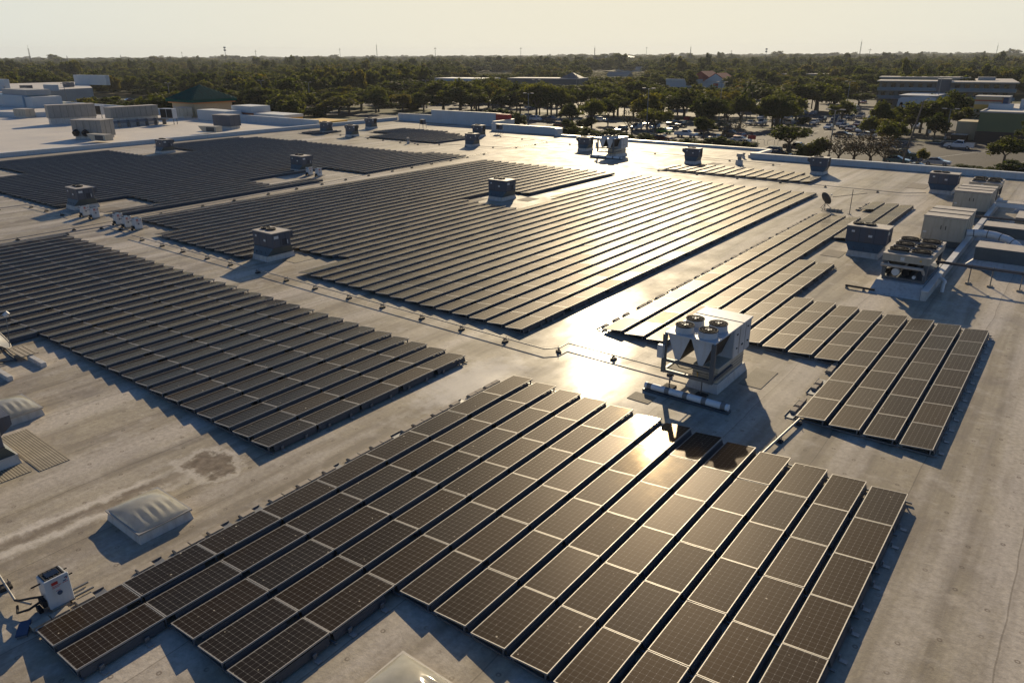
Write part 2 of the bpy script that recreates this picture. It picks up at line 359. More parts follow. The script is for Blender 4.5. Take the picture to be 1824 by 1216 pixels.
parapet((-52.8, 97.7), (-17.9, 97.7), .28, .45); parapet((-17.7, 97.5), (-17.7, 89.95), .3, .4); parapet((-17.5, 89.7), (75, 89.7), .62, .5)
# canopy stubs beyond the parapet
m = MB(); m.box(-66.5, -61.5, 100.2, 104.5, -1.6, .55, M['wall_beige']); m.build('canopy_block', store)

# ------------------------------------------------------------------ solar panels
PL, PW, TILT, Z0 = 1.98, .985, R(6.2), .16
def panel_meshes():
    m = MB(); m.box(.012, PW - .012, .012, 1.948, -.012, .018, M['cells']); glass = m.data('solar_panel')
    f = MB(); w = .02
    f.box(0, w, 0, 1.96, -.02, .024, M['alu']); f.box(PW - w, PW, 0, 1.96, -.02, .024, M['alu']); f.box(w + .001, PW - w - .001, 0, w, -.02, .024, M['alu']); f.box(w + .001, PW - w - .001, 1.96 - w, 1.96, -.02, .024, M['alu'])
    frame = f.data('frame')
    g = MB(); g.v = list(m.v) + list(f.v); nb = len(m.v); g.f = list(m.f) + [tuple(i + nb for i in x) for x in f.f]; g.m = [0] * len(m.f) + [1] * len(f.f); g.s = [False] * len(g.f); g.slots = [M['cells'], M['alu']]
    return glass, frame, g.data('solar_panel_far')
GLASS, FRAME, FAR = panel_meshes()
ZH = Z0 + PW * math.sin(TILT)
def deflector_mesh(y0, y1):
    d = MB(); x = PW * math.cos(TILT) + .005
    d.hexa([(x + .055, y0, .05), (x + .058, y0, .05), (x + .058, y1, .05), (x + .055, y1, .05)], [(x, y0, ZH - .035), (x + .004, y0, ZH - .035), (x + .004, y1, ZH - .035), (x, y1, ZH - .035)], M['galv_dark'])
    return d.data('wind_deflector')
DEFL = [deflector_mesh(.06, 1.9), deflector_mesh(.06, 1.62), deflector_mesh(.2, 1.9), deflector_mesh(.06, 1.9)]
_long = {}
r_ = MB(); r_.box(.02, PW + .15, -.025, .025, .035, .08, M['galv'])
for x, z in ((.06, Z0 - .022), (PW - .07, ZH - .04)): r_.box(x - .02, x + .02, -.02, .02, .08, z, M['galv'])
RAIL = r_.data('rail')
foot_m = MB(); foot_m.box(0, .19, -.06, .06, .012, .03, M['alu']); foot_m.box(.0, .03, -.05, .05, .031, .16, M['galv']); FOOT = foot_m.data('foot')
blk_m = MB(); blk_m.bbox(-.1, .1, -.2, .2, 0, .1, M['block'], .012); BLOCK = blk_m.data('ballast_block')
tray_m = MB(); tray_m.box(-.16, .16, -.35, .35, .02, .03, M['galv']); tray_m.box(-.17, -.155, -.35, .35, .031, .075, M['galv']); tray_m.box(.155, .17, -.35, .35, .031, .075, M['galv']); TRAY = tray_m.data('ballast_tray')
pr = random.Random(3)
def panel_row(x, y, n, label, group, near=False, rz=0.0, feet=False, blocks=False):
    row = empty('solar_panel_row', (x, y, 0), rz); tag(row, label, 'solar panel row', group)
    if near:
        for k in range(n): inst('wind_deflector', pr.choice(DEFL), row, (0, k * PL, 0))
        for k in range(n + 1): inst('rail', RAIL, row, (0, min(max(k * PL, .05), n * PL - .07), 0))
    else:
        if n not in _long: _long[n] = deflector_mesh(.06, n * PL - .08)
        inst('wind_deflector', _long[n], row)
    for k in range(n):
        rot = (pr.gauss(0, R(.12)), -TILT + pr.gauss(0, R(.14)), 0)
        p = inst('solar_panel', GLASS if near else FAR, row, (0, k * PL + .01, Z0 + pr.gauss(0, .002)), rot)
        if near: inst('frame', FRAME, p)
    if feet:
        for k in range(int(n * PL / .99)): inst('foot', FOOT, row, (PW + .1, k * .99 + .45, 0))
    if blocks:
        k = 0.25
        while k < n * PL - .2:
            t = inst('ballast_tray', TRAY, row, (-.24, k + .1, 0))
            if pr.random() < .8: inst('ballast_block', BLOCK, row, (-.25, k - .05, .031))
            if pr.random() < .55: inst('ballast_block', BLOCK, row, (-.25, k + .37, .031))
            k += .99 * (1 if pr.random() < .7 else 1.5)
    return row
DX = 1.132
# front array: thirteen rows
for i in range(13):
    k0 = 0 if i < 2 else 1 if i < 5 else 3
    panel_row(i * DX, k0 * PL, 9 - k0, f'{ordinal(i + 1)} row of black solar panels from the near-left edge of the foreground array', 'rows of the foreground solar array', True, 0, i == 12 or (k0 < 3 and i in (1, 4)), i == 0)
# left array
for i in range(35):
    k0 = 0; n = 5
    if 16 <= i <= 19: k0, n = -5, 10
    panel_row(-3.742 - i * DX, 8.134 + k0 * PL, n, f'{ordinal(i + 1)} row of dark panels counted from the walkway edge of the left array', 'rows of the left solar array', i < 20, 0, i == 0)
# central field
def crow(i, y, n, piece=''):
    lab = f'{piece}{"row" if piece else "long row"} of glossy panels, {ordinal(-i + 1)} from the right edge of the central field'
    panel_row(-3.78 + i * DX, y, n, lab, 'rows of the central solar field', i > -6, 0, i == 0, i in (0,) and False)
YB = 22.06
for i in range(0, -36, -1):
    if i >= -14: crow(i, YB, 23)
    elif i == -15: crow(i, YB + 2 * PL, 21)
    elif i == -16: crow(i, 25.6, 10, 'near '); crow(i, YB + 15 * PL, 8, 'far ')
    elif i >= -18: crow(i, 25.6, 10, 'near ')
    elif i >= -19: crow(i, 25.6, 10, 'near '); crow(i, YB + 15 * PL, 8, 'far ')
    elif i >= -21: crow(i, YB, 12, 'near '); crow(i, YB + 15 * PL, 8, 'far ')
    elif i >= -29: crow(i, YB, 23)
    else: crow(i, YB + PL, 22)
# far left field (set slightly askew to the rest)
ER = R(2.0)
def erow(i, y, n, piece=''):
    lab = f'{piece}{"row" if piece else "long row"} of dark panels, {ordinal(-i + 1)} from the right edge of the far-left field'
    x = -46.95 + i * DX - (y - 24) * math.tan(ER)
    panel_row(x, y, n, lab, 'rows of the far left solar field', False, ER)
for i in range(0, -41, -1):
    if i >= -1: erow(i, 23.9, 11, 'near '); erow(i, 51.7, 9, 'far ')
    elif i >= -5: erow(i, 28.7, 6, 'near '); erow(i, 51.7, 9, 'far ')
    elif i >= -6: erow(i, 28.7, 20)
    elif i >= -27: erow(i, 22.4, 23)
    elif i >= -30: erow(i, 29.0, 20)
    else: erow(i, 29.0, 8, 'near '); erow(i, 51.9, 8 if i > -39 else 7, 'far ')
# right array with its stepped pieces
GX, GY = 10.283, 21.097
for i in range(-9, 4):
    if i >= 0: k0, n = 0, 7
    elif i >= -4: k0, n = 3, 4
    elif i >= -6: k0, n = 3, 8
    y = GY + k0 * PL if i >= -6 else 24.7
    if i < -6: n = 17
    panel_row(GX + i * DX, y, n, f'{ordinal(4 - i)} row of bronze-tinted panels counted from the right edge of the right-hand array', 'rows of the right-hand solar array', True, 0, i in (3, -5), i in (0, -9))
panel_row(GX - 7 * DX, 62.3, 2, 'short two-panel piece standing alone just beyond the tv antenna', 'panel pieces beside the taupe unit', False, 0, False, True)
panel_row(GX - 6 * DX, 50.36, 8, 'middle strip of grey panels emerging from behind the taupe unit', 'panel pieces beside the taupe unit', False)
panel_row(GX - 5 * DX, 50.36, 8, 'outer strip of grey panels behind the taupe unit, nearest the cabinets', 'panel pieces beside the taupe unit', False, 0, True)
# small far arrays
for i in range(15):
    n = 2 if i in (0, 1, 13, 14) else 3
    panel_row(-22.1 + i * DX, 73.6, n, f'short far row of panels, {ordinal(i + 1)} from the left in the strip near the far parapet', 'rows of the far right strip', False)
for i in range(19):
    j = 13 - i
    y = 78.5 if i < 14 else 84.5; n = (4 if i < 2 else 5 if i < 5 else 6 if i < 9 else 7) if i < 14 else 4
    panel_row(-62.4 - i * DX, y, n, f'short far row of panels, {ordinal(i + 1)} from the right below the tall blue-white parapet', 'rows below the tall parapet', False)
for i in range(4):
    panel_row(-88.5 - i * DX, 76.5, 3, f'short far row of panels, {ordinal(i + 1)} from the right beside the left unit cluster', 'rows beside the left unit cluster', False)

# ------------------------------------------------------------------ roof units
def fan_grille(m, c, r, mat, spokes=16):
    m.torus(c, r, .025, mat); m.torus(c, r * .66, .014, mat, 16); m.torus(c, r * .33, .014, mat, 12)
    for k in range(spokes):
        t = math.pi * 2 * k / spokes; m.cyl((c[0] + .08 * math.cos(t), c[1] + .08 * math.sin(t), c[2]), (c[0] + r * math.cos(t), c[1] + r * math.sin(t), c[2]), .009, mat, n=4)
    m.cyl((c[0], c[1], c[2] - .02), (c[0], c[1], c[2] + .02), .09, mat, n=10)
def make_rtu(label, group=None, coilside=False):
    root = empty('rooftop_unit'); tag(root, label, 'rooftop unit', group)
    c = MB(); c.frustum((-.83, .83, -1.08, 1.08), 0, (-.76, .76, -1.02, 1.02), .3, M['curb']); c.box(-.79, .79, -1.05, 1.05, .301, .34, M['curb']); c.build('curb', root)
    s = MB(); s.frustum((-.75, .75, -1.0, 1.0), .341, (-1.02, 1.02, -.68, .68), .82, M['hvac_dark'])
    for x in (-.5, 0, .5): s.box(x - .015, x + .015, -.93, -.9, .42, .6, M['galv_dark'])
    s.build('curb_adapter', root)
    b = MB(); b.bbox(-1.05, 1.05, -.68, .68, .821, 1.76, M['hvac'], .02)
    for x in (-.35, .42): b.box(x - .006, x + .006, -.688, -.681, .86, 1.72, M['black'])
    for y in (-.1, .3): b.box(1.051, 1.058, y - .006, y + .006, .86, 1.72, M['black'])
    b.box(-1.055, 1.055, -.686, .686, .825, .87, M['galv_dark'])
    b.build('cabinet', root)
    for a in ((-.78, -.62, -.692, -.684, 1.42, 1.54), (.1, .3, -.692, -.684, 1.2, 1.34)):
        st = MB(); st.box(*a, M['sticker']); st.build('sticker', root)
    lv = MB()
    for k in range(7): lv.box(1.052, 1.062, .02, .38, .95 + .06 * k, .975 + .06 * k, M['black'])
    lv.build('louvre', root)
    st = MB(); st.box(1.052, 1.06, -.55, -.22, 1.42, 1.6, M['sticker']); st.build('sticker', root)
    st = MB(); st.box(1.052, 1.06, .42, .47, 1.0, 1.25, M['sticker']); st.build('sticker', root)
    l = MB(); l.bbox(-1.08, 1.08, -.71, .71, 1.762, 1.81, M['hvac_top'], .012); l.build('lid', root)
    for x in (-.62, -.02):
        g = MB(); g.cyl((x, .05, 1.812), (x, .05, 1.86), .3, M['black'], n=20); fan_grille(g, (x, .05, 1.885), .3, M['coil']); g.build('fan', root)
    h = MB(); h.prism([(.69, 1.7), (.69, 1.05), (1.12, 1.38), (1.12, 1.7)], -.75, .75, M['hvac'], 'x'); h.build('hood', root)
    if coilside:
        g = MB(); g.box(1.06, 1.075, -.1, .6, .9, 1.7, M['coil']); g.build('coil_panel', root)
        v = MB(); v.prism([(-1.5, 1.72), (-1.5, 1.35), (-1.052, 1.1), (-1.052, 1.72)], -.5, .2, M['hvac']); v.build('side_hood', root)
    return root
UNITS = [(-24.45, 23.75, 'taupe unit standing nearest, between the left and central arrays', 0), (-25.3, 48.95, 'taupe unit amid the central field at the end of the bright walkway', 0),
         (-52.55, 24.0, 'taupe unit behind the two white inverters at the far-left field', 0), (-54.6, 49.0, 'taupe unit beside two inverters within the far-left field', 0),
         (-84.6, 48.9, 'taupe unit close to the long left parapet', 0), (-54.9, 79.3, 'taupe unit with flared skirt right of the small array', 0),
         (-38.9, 84.6, 'taupe unit left of the v-coil condenser on the far roof', 1), (-21.4, 81.2, 'taupe unit behind the left end of the far strip', 1),
         (-6.6, 81.3, 'taupe unit at the right end of the far strip', 1), (6.3, 47.6, 'large taupe unit beside the fan chiller on the right', 0),
         (6.2, 76.1, 'taupe unit by the far parapet near the cream cabinets', 0), (-80.3, 78.6, 'front taupe unit of the cluster on the left back roof', 1),
         (-88.6, 80.0, 'rear taupe unit of the cluster on the left back roof', 0), (-88.3, 90.0, 'dark small unit before the pale parapet, right of the cluster', 1),
         (-62.9, 90.3, 'dark unit half hidden behind the flared taupe unit', 1), (-9.55, 1.85, 'dark unit cut off by the left picture border', 0)]
base_rtu = [make_rtu('x', None, False), make_rtu('x', None, True)]
used = [False, False]
for x, y, lab, kind in UNITS:
    o = base_rtu[kind] if not used[kind] else copy_tree(base_rtu[kind]); used[kind] = True
    o.location = (x, y, 0); o['label'] = lab; o['group'] = 'packaged rooftop units'
    if y > 77: o.scale = (.86, .86, 1.0)
    if x == 6.3: o.scale = (1.18, 1.05, 1.05)
    if x == 6.2: o.scale = (1.15, 1.0, 1.02)

def make_condenser(label):
    root = empty('v_coil_condenser'); tag(root, label, 'condenser unit', 'condenser units with v-shaped coils')
    W = M['white_unit']; S = M['steel_blue']
    # local frame: x 0..2.05 across the front, y 0 (front) .. 3.75 (back)
    c = MB(); c.frustum((.8, 2.15, .45, 3.5), 0, (.9, 2.05, .6, 3.4), .34, M['curb']); c.build('curb', root)
    p = MB(); p.bbox(.95, 2.0, .7, 3.3, .341, .95, M['cream'], .02)
    for z in (.5, .62, .74): p.box(.94, 2.01, .69, 3.31, z, z + .015, M['galv_dark'])
    p.build('pedestal', root)
    b = MB(); b.bbox(.1, 2.03, 2.0, 3.75, .951, 2.2, W, .03)
    for y in (2.55, 3.15): b.box(2.031, 2.037, y - .006, y + .006, 1.0, 2.15, M['black'])
    b.box(2.031, 2.05, 2.8, 2.95, 1.3, 1.36, M['black'])
    b.build('cabinet', root)
    for y, z in ((2.2, 1.9), (2.25, 1.3), (3.3, 1.95), (3.4, 1.3)):
        h = MB(); h.box(2.038, 2.06, y, y + .1, z, z + .05, M['black']); h.build('handle', root)
    t = MB(); t.bbox(-.02, 2.06, -.02, 2.75, 2.201, 2.26, W, .015); t.box(-.02, 2.06, 2.76, 2.8, 2.201, 2.25, M['galv_dark']); t.bbox(-.02, 2.06, 2.81, 3.8, 2.201, 2.27, W, .015); t.build('lid', root)
    hood = MB(); hood.prism([(3.752, 2.1), (3.752, 1.35), (4.05, 1.65), (4.05, 2.0)], .25, 1.9, W, 'x'); hood.build('hood', root)
    for x0, x1 in ((.12, 1.02), (1.08, 1.98)):
        xm = (x0 + x1) / 2
        v = MB(); v.prism([(xm - .09, 1.22), (xm + .09, 1.22), (x1, 2.195), (x0, 2.195)], .02, .06, W); v.prism([(xm - .09, 1.22), (xm + .09, 1.22), (x1, 2.195), (x0, 2.195)], 1.9, 1.94, W); v.build('coil_end_plate', root)
        k = MB()
        k.face([(xm - .09, .061, 1.24), (x0 + .02, .061, 2.19), (x0 + .02, 1.899, 2.19), (xm - .09, 1.899, 1.24)], M['coil']); k.face([(xm + .09, .061, 1.24), (xm + .09, 1.899, 1.24), (x1 - .02, 1.899, 2.19), (x1 - .02, .061, 2.19)], M['coil']); k.box(xm - .09, xm + .09, .061, 1.899, 1.2, 1.24, M['galv'])
        k.build('coil', root)
        for y in (.48, 1.42):
            f = MB(); f.cyl((xm, y, 2.261), (xm, y, 2.5), .37, W, .345, n=24, caps=False); f.cyl((xm, y, 2.262), (xm, y, 2.3), .33, M['black'], n=20)
            o = f.build('fan_shroud', root); g = MB(); fan_grille(g, (xm, y, 2.53), .35, M['black'], 26)
            for a in range(4):
                u = a * math.pi / 2 + .4; g.face([(xm + .02 * math.cos(u), y + .02 * math.sin(u), 2.56), (xm + .13 * math.cos(u - .3), y + .13 * math.sin(u - .3), 2.56), (xm + .13 * math.cos(u + .3), y + .13 * math.sin(u + .3), 2.57)], M['sticker'])
            g.build('grille', o)
    f = MB()
    for x in (-.04, 1.95): f.box(x, x + .16, -.1, .019, .6, 2.2, S)
    f.box(.121, 1.949, -.09, .01, 1.08, 1.2, S); f.box(.121, 1.949, -.09, .01, .61, .74, S)
    for x in (-.01, 1.985): f.box(x, x + .1, .02, 1.99, .63, .72, S)
    f.build('frame', root)
    e = MB(); e.bbox(-.17, .08, -.28, -.101, 1.25, 1.78, W, .015); e.build('control_box', root)
    for x in (.35, 1.68):
        l = MB(); l.cyl((x, -.04, .02), (x, -.04, .624), .025, M['galv_dark'], n=8); l.build('support_rod', root)
        d = MB(); d.bbox(x - .22, x + .22, -.28, .2, .0, .06, M['rubber'], .01); d.build('pad', root)
    q = MB(); q.tube([(1.3, 1.95, 1.6), (1.3, 1.3, 1.7), (1.5, .9, 1.5), (1.5, .9, 1.2), (1.1, 1.2, 1.0), (1.0, 1.5, .9)], .022, M['black']); q.tube([(.5, .0, 1.1), (.7, -.02, .95), (.9, .3, .8), (1.1, 1.4, .6)], .018, M['black']); q.build('refrigerant_line', root)
    y = MB(); y.tube([(.92, .9, .6), (1.2, .64, .6), (1.2, .64, .42), (1.6, .62, .44)], .02, M['yellow']); y.build('gas_line', root)
    return root
cu = make_condenser('tall white condenser with four fans and v-shaped coils beside the walkway'); cu.location = (5.05, 20.95, 0)
c2 = copy_tree(cu); c2.location = (-33.9, 79.6, 0); c2['label'] = 'far white condenser with v-shaped coils silhouetted before the far parapet'; c2.scale = (1.15, 1, 1.05)
# wrapped pipes lying in front of the condensers
def wrapped_pipe(x0, x1, y, label):
    r = empty('wrapped_pipe', ((x0 + x1) / 2, y, 0)); tag(r, label, 'pipe', 'white wrapped pipes in front of the condensers')
    h = (x1 - x0) / 2; m = MB(); m.cyl((-h, 0, .22), (h, 0, .22), .13, M['white_wrap'], n=16); m.build('pipe', r)
    n = 5
    for k in range(n):
        x = -h + .2 + (2 * h - .4) * k / (n - 1); s = MB(); s.cyl((x - .09, 0, .22), (x + .09, 0, .22), .137, M['strap'], n=16); s.build('strap', r)
    t = MB(); t.box(-h - .05, h + .05, -.16, .16, .01, .09, M['steel_blue']); t.build('sleeper', r)
wrapped_pipe(4.75, 8.15, 20.15, 'white pipe with grey straps lying before the nearest condenser')
wrapped_pipe(-34.4, -29.8, 78.7, 'white strapped pipe lying before the far condenser')

def walkway_pad(x0, x1, y0, y1, label):
    m = MB(); m.box(x0, x1, y0, y1, .004, .02, M['ribbed' if y1 < 27 and 'brown' not in label else 'pad']); o = m.build('walkway_pad'); tag(o, label, 'walkway pad', 'ribbed walkway pads beside the units'); return o
walkway_pad(-11.15, -7.68, 3.05, 3.97, 'tan ribbed pad beside the dark unit at the left border'); walkway_pad(-8.7, -7.9, .4, 2.9, 'tan ribbed pad in front of the dark unit at the left border')
walkway_pad(4.55, 5.45, 19.05, 19.75, 'ribbed pad just left of the wrapped pipe'); walkway_pad(7.45, 8.35, 22.9, 24.9, 'ribbed pad on the shaded right side of the nearest condenser'); walkway_pad(4.4, 5.6, 22.6, 24.3, 'ribbed pad behind the frame of the nearest condenser')
walkway_pad(-26.6, -25.6, 21.6, 23.4, 'ribbed pad on the left of the nearest taupe unit'); walkway_pad(-23.4, -22.0, 23.6, 26.0, 'pale ribbed pad on the right of the nearest taupe unit')
walkway_pad(4.0, 5.2, 45.5, 47.3, 'dark pad left of the large taupe unit'); walkway_pad(2.9, 4.6, 77.0, 80.5, 'dark pad left of the taupe unit by the far parapet'); walkway_pad(-50.6, -48.4, 24.0, 25.8, 'brown pad right of the unit behind the inverters')
walkway_pad(-27.6, -26.4, 46.0, 48.2, 'grey pad left of the unit amid the central field'); walkway_pad(-23.9, -22.6, 49.3, 51.0, 'grey pad right of the unit amid the central field'); walkway_pad(-19.6, -18.3, 81.0, 83.0, 'grey pad right of the unit behind the far strip')

# ------------------------------------------------------------------ chillers, cream cabinets and ducts of the right hand cluster
def make_chiller(label, nf):
    root = empty('fan_chiller'); tag(root, label, 'chiller', 'flat-topped fan chillers')
    L = .35 + nf * 1.45
    b = MB(); b.box(.1, 2.25, .1, L - .1, .0, .16, M['steel_blue']); b.build('base_frame', root)
    t = MB(); t.box(0, 2.35, 0, L, 1.06, 1.42, M['cream']); t.box(-.02, 2.37, -.02, L + .02, 1.421, 1.47, M['hvac_top']); t.build('top_deck', root)
    for x in (.08, 2.12):
        for y in (.06, L - .25): l = MB(); l.hexa([(x, y, .161), (x + .15, y, .161), (x + .15, y + .18, .161), (x, y + .18, .161)], [(x - .04, y, 1.059), (x + .19, y, 1.059), (x + .19, y + .3, 1.059), (x - .04, y + .3, 1.059)], M['steel_blue']); l.build('leg', root)
    for s in (0, 1):
        c = MB(); x = .25 if s == 0 else 2.1; xi = .75 if s == 0 else 1.6
        c.hexa([(xi - .04, .3, .3), (xi + .04, .3, .3), (xi + .04, L - .3, .3), (xi - .04, L - .3, .3)], [(x - .04, .3, 1.05), (x + .04, .3, 1.05), (x + .04, L - .3, 1.05), (x - .04, L - .3, 1.05)], M['coil']); c.build('coil', root)
    for i in range(nf):
        for x in (.62, 1.73):
            y = .25 + 1.45 * i + .62; f = MB(); f.cyl((x, y, 1.471), (x, y, 1.6), .5, M['black'], .48, n=22, caps=False); f.cyl((x, y, 1.475), (x, y, 1.49), .47, M['coil'], n=20)
            o = f.build('fan_shroud', root); g = MB(); fan_grille(g, (x, y, 1.62), .49, M['black'], 20)
            for a in range(2): g.box(x - .5, x + .5, y - .5 + a * .98, y - .48 + a * .98, 1.475, 1.58, M['galv'])
            g.build('grille', o)
    p = MB(); p.cyl((-.02, -.06, .82), (2.1, -.06, .82), .09, M['hvac_top'], n=12); p.cyl((2.05, -.06, .82), (2.2, .2, .4), .08, M['hvac_top'], n=10); p.build('header_pipe', root)
    k = MB(); k.cyl((.3, .5, .35), (.3, L - .6, .35), .17, M['black'], n=14); k.cyl((.75, .1, .45), (.75, .3, .45), .2, M['sticker'], n=16); k.cyl((1.7, .05, .3), (1.7, .2, .3), .09, M['sticker'], n=12); k.cyl((1.2, .4, .4), (1.2, L - .5, .4), .2, M['black'], n=14); k.build('compressor', root)
    d = MB(); d.box(.9, 1.1, -.012, -.002, 1.15, 1.34, M['sticker']); d.box(1.85, 1.95, -.012, -.002, 1.2, 1.3, M['yellow']); d.build('label_plate', root)
    return root
lc = MB(); lc.frustum((8.5, 11.05, 38.85, 46.2), 0, (8.62, 11.0, 39.85, 46.0), .55, M['curb'])
o = lc.build('equipment_curb'); tag(o, 'white sloped curb under the six-fan chiller', 'curb')
lc = MB(); lc.box(11.08, 11.36, 38.9, 72.5, 0, .5, M['curb']); lc.box(11.05, 11.39, 38.88, 72.52, .503, .55, M['cap']); o = lc.build('low_wall'); tag(o, 'long low white wall running along the right side of the cabinets', 'wall')
ch = make_chiller('six-fan chiller on the white curb beside the large taupe unit', 3); ch.location = (8.7, 40.1, .551)
ch2 = make_chiller('two-row fan chiller behind the cream cabinets by the far parapet', 2); ch2.location = (8.65, 72.4, .25)
lc = MB(); lc.box(8.7, 10.95, 72.5, 75.6, 0, .249, M['curb']); o = lc.build('equipment_curb'); tag(o, 'low curb under the far fan chiller', 'curb')
def cabinet(y0, L, z1, label):
    root = empty('cream_cabinet', (8.55, y0, 0)); tag(root, label, 'air handler', 'cream air handler cabinets')
    b = MB(); b.box(.1, 2.35, .1, L - .1, 0, .45, M['hvac_dark']); b.build('base', root)
    c = MB(); c.bbox(0, 2.5, 0, L, .451, z1, M['cream'], .02)
    for y in (1.1, 2.2, 3.3): c.box(2.501, 2.512, y - .01, y + .01, .5, z1 - .05, M['galv_dark'])
    c.build('cabinet', root)
    for x0, x1 in ((.06, 1.22), (1.26, 2.44)):
        d = MB(); d.box(x0, x1, -.018, -.002, .52, z1 - .06, M['cream']); o = d.build('door', root)
        h = MB(); h.box((x1 - .12 if x0 < 1 else x0 + .12), (x1 - .08 if x0 < 1 else x0 + .16), -.04, -.019, 1.2, 1.45, M['black']); h.build('handle', o)
    t = MB(); t.bbox(-.04, 2.54, -.04, L + .04, z1 + .002, z1 + .05, M['hvac_top'], .015); t.build('lid', root)
    for y in (.08, L * .36, L * .7):
        s = MB(); s.box(-.05, 2.55, y, y + .07, z1 + .053, z1 + .09, M['galv_dark']); s.build('lid_seam', root)
    s = MB(); s.box(.1, .3, -.03, -.02, .9, 1.0, M['sticker']); s.build('sticker', root)
cabinet(52.5, 4.6, 1.95, 'nearer cream cabinet with double doors right of the taupe unit'); cabinet(65.2, 4.4, 1.85, 'farther cream cabinet with double doors in front of the far chiller')
def duct(x0, x1, y0, y1, z0, z1, label, mat='hvac_dark', skirt=True):
    r = empty('duct', (x0, y0, 0)); tag(r, label, 'duct', 'ducts and housings on the right edge of the roof')
    m = MB(); m.bbox(0, x1 - x0, 0, y1 - y0, z0, z1, M[mat], .03); m.build('housing', r)
    t = MB(); t.box(-.03, x1 - x0 + .03, -.03, y1 - y0 + .03, z1 + .002, z1 + .03, M['hvac_top']); t.build('lid', r)
    if skirt: s = MB(); s.frustum((-.5, x1 - x0 + .3, -.6, y1 - y0 + .3), .002, (-.02, x1 - x0 + .02, -.02, y1 - y0 + .02), z0 - .002, M['curb']); s.build('curb', r)
duct(12.25, 21.5, 48.4, 50.2, .4, 1.2, 'long dark teal housing lowest of those at the right edge'); duct(11.75, 21.5, 56.6, 58.4, .3, 1.0, 'dark housing behind the blue-white flexible duct')
duct(11.4, 21.5, 66.6, 67.7, .75, 1.1, 'pale duct leaving the farther cream cabinet', 'white_wrap', False); duct(13.2, 21, 61.6, 64.6, .3, .9, 'low grey housing between two dark pipes', 'galv'); duct(13.0, 21.5, 70.2, 71.6, .3, .75, 'farthest pale housing on the right edge', 'hvac_top')
fx = empty('flexible_duct', (11.1, 53.6, .75)); tag(fx, 'blue-white strapped flexible duct curving from the nearer cream cabinet', 'duct')
pts = [Vector((0, 0, .2)), Vector((.8, .1, .28)), Vector((1.6, .05, .25)), Vector((2.4, -.2, .12)), Vector((3.0, -.5, -.15)), Vector((3.25, -.75, -.45))]
m = MB()
for a, b in zip(pts[:-1], pts[1:]): m.cyl(a, b, .24, M['white_wrap'], n=16)
m.build('tube', fx)
for a, b in zip(pts[:-1], pts[1:]):
    for u in (.5,):
        c = a.lerp(b, u); d = (b - a).normalized() * .03; s = MB(); s.cyl(c - d, c + d, .248, M['strap'], n=16); s.build('strap', fx)
for x in (.9, 2.3):
    s = MB(); s.box(x - .04, x + .04, -.4, .4, -.74, -.2, M['galv']); s.build('stand', fx)
def pipe_rack(y, z, xs, x1, label):
    r = empty('pipe_rack', (xs[0], y, 0)); tag(r, label, 'pipe rack', 'dark pipe racks at the right edge')
    m = MB(); m.cyl((-1.8, 0, z), (x1 - xs[0], 0, z), .06, M['galv_dark'], n=8); m.cyl((-1.8, .16, z + .02), (x1 - xs[0], .16, z + .02), .045, M['galv_dark'], n=8); m.build('pipe', r)
    for x in xs:
        x -= xs[0]; s = MB(); s.cyl((x, 0, .1), (x, 0, z + .12), .025, M['galv'], n=6); s.cyl((x, .16, .1), (x, .16, z + .12), .025, M['galv'], n=6); s.box(x - .04, x + .04, -.1, .26, z - .1, z - .062, M['galv']); s.build('stand', r)
        b = MB(); b.bbox(x - .13, x + .13, -.1, .28, 0, .1, M['block'], .01); b.build('foot_block', r)
pipe_rack(43.9, 1.0, [12.64, 13.71, 15.11, 16.5, 18], 21, 'dark pipes carried on thin posts nearest the right border'); pipe_rack(60.2, .95, [12.4, 14.5, 16.8], 21, 'dark pipes between the two dark housings')
m = MB(); m.tube([(0, 0, 0), (0, 0, .45), (.06, .0, .6), (-.1, .15, .68), (-.28, .3, .68)], .09, M['white_wrap'], 10); o = m.build('vent_pipe', None, (11.75, 41.3, 0)); tag(o, 'bent white plastic pipe beside the low wall', 'pipe')
m = MB(); m.cyl((0, 0, .14), (1.5, 0, .14), .06, M['rubber'], n=8); m.box(.0, .1, -.12, .12, 0, .08, M['block']); m.box(.9, 1.0, -.12, .12, 0, .08, M['block']); m.cyl((0, 0, .14), (.0, .2, .02), .05, M['rubber'], n=8); o = m.build('drain_pipe', None, (7.3, 39.0, 0)); tag(o, 'short dark rusty pipe on blocks left of the white curb', 'pipe')

# ------------------------------------------------------------------ skylights
def skylight(x0, x1, y0, y1, label):
    root = empty('skylight', (x0, y0, 0)); tag(root, label, 'skylight', 'domed skylights'); W, D = x1 - x0, y1 - y0
    c = MB(); c.frustum((0, W, 0, D), 0, (.05, W - .05, .05, D - .05), .27, M['curb']); c.build('curb', root)
    f = MB(); w = .07
    for a in ((.0, W, 0, w), (0, W, D - w, D), (0, w, w + .001, D - w - .001), (W - w, W, w + .001, D - w - .001)): f.box(a[0], a[1], a[2], a[3], .272, .32, M['alu'])
    f.build('frame', root)
    n = 48; vs = []; fs = []
    for j in range(n + 1):
        for i in range(n + 1):
            u, v = i / n, j / n
            d = (math.sin(math.pi * u) ** .55) * (math.sin(math.pi * v) ** .55)
            # rounded pyramid facets running to the ridge
            rip = .032 * (abs((v * 6) % 1 - .5) * 4 - 1) * d * max(0, 1 - abs(u - .76) * 3.6)
            vs.append((w * .5 + u * (W - w), w * .5 + v * (D - w), .31 + .26 * d + rip))
    for j in range(n):
        for i in range(n): a = j * (n + 1) + i; fs.append((a, a + 1, a + n + 2, a + n + 1))
    m = MB(); m.mesh(vs, fs, M['acrylic'], True); m.build('dome', root)
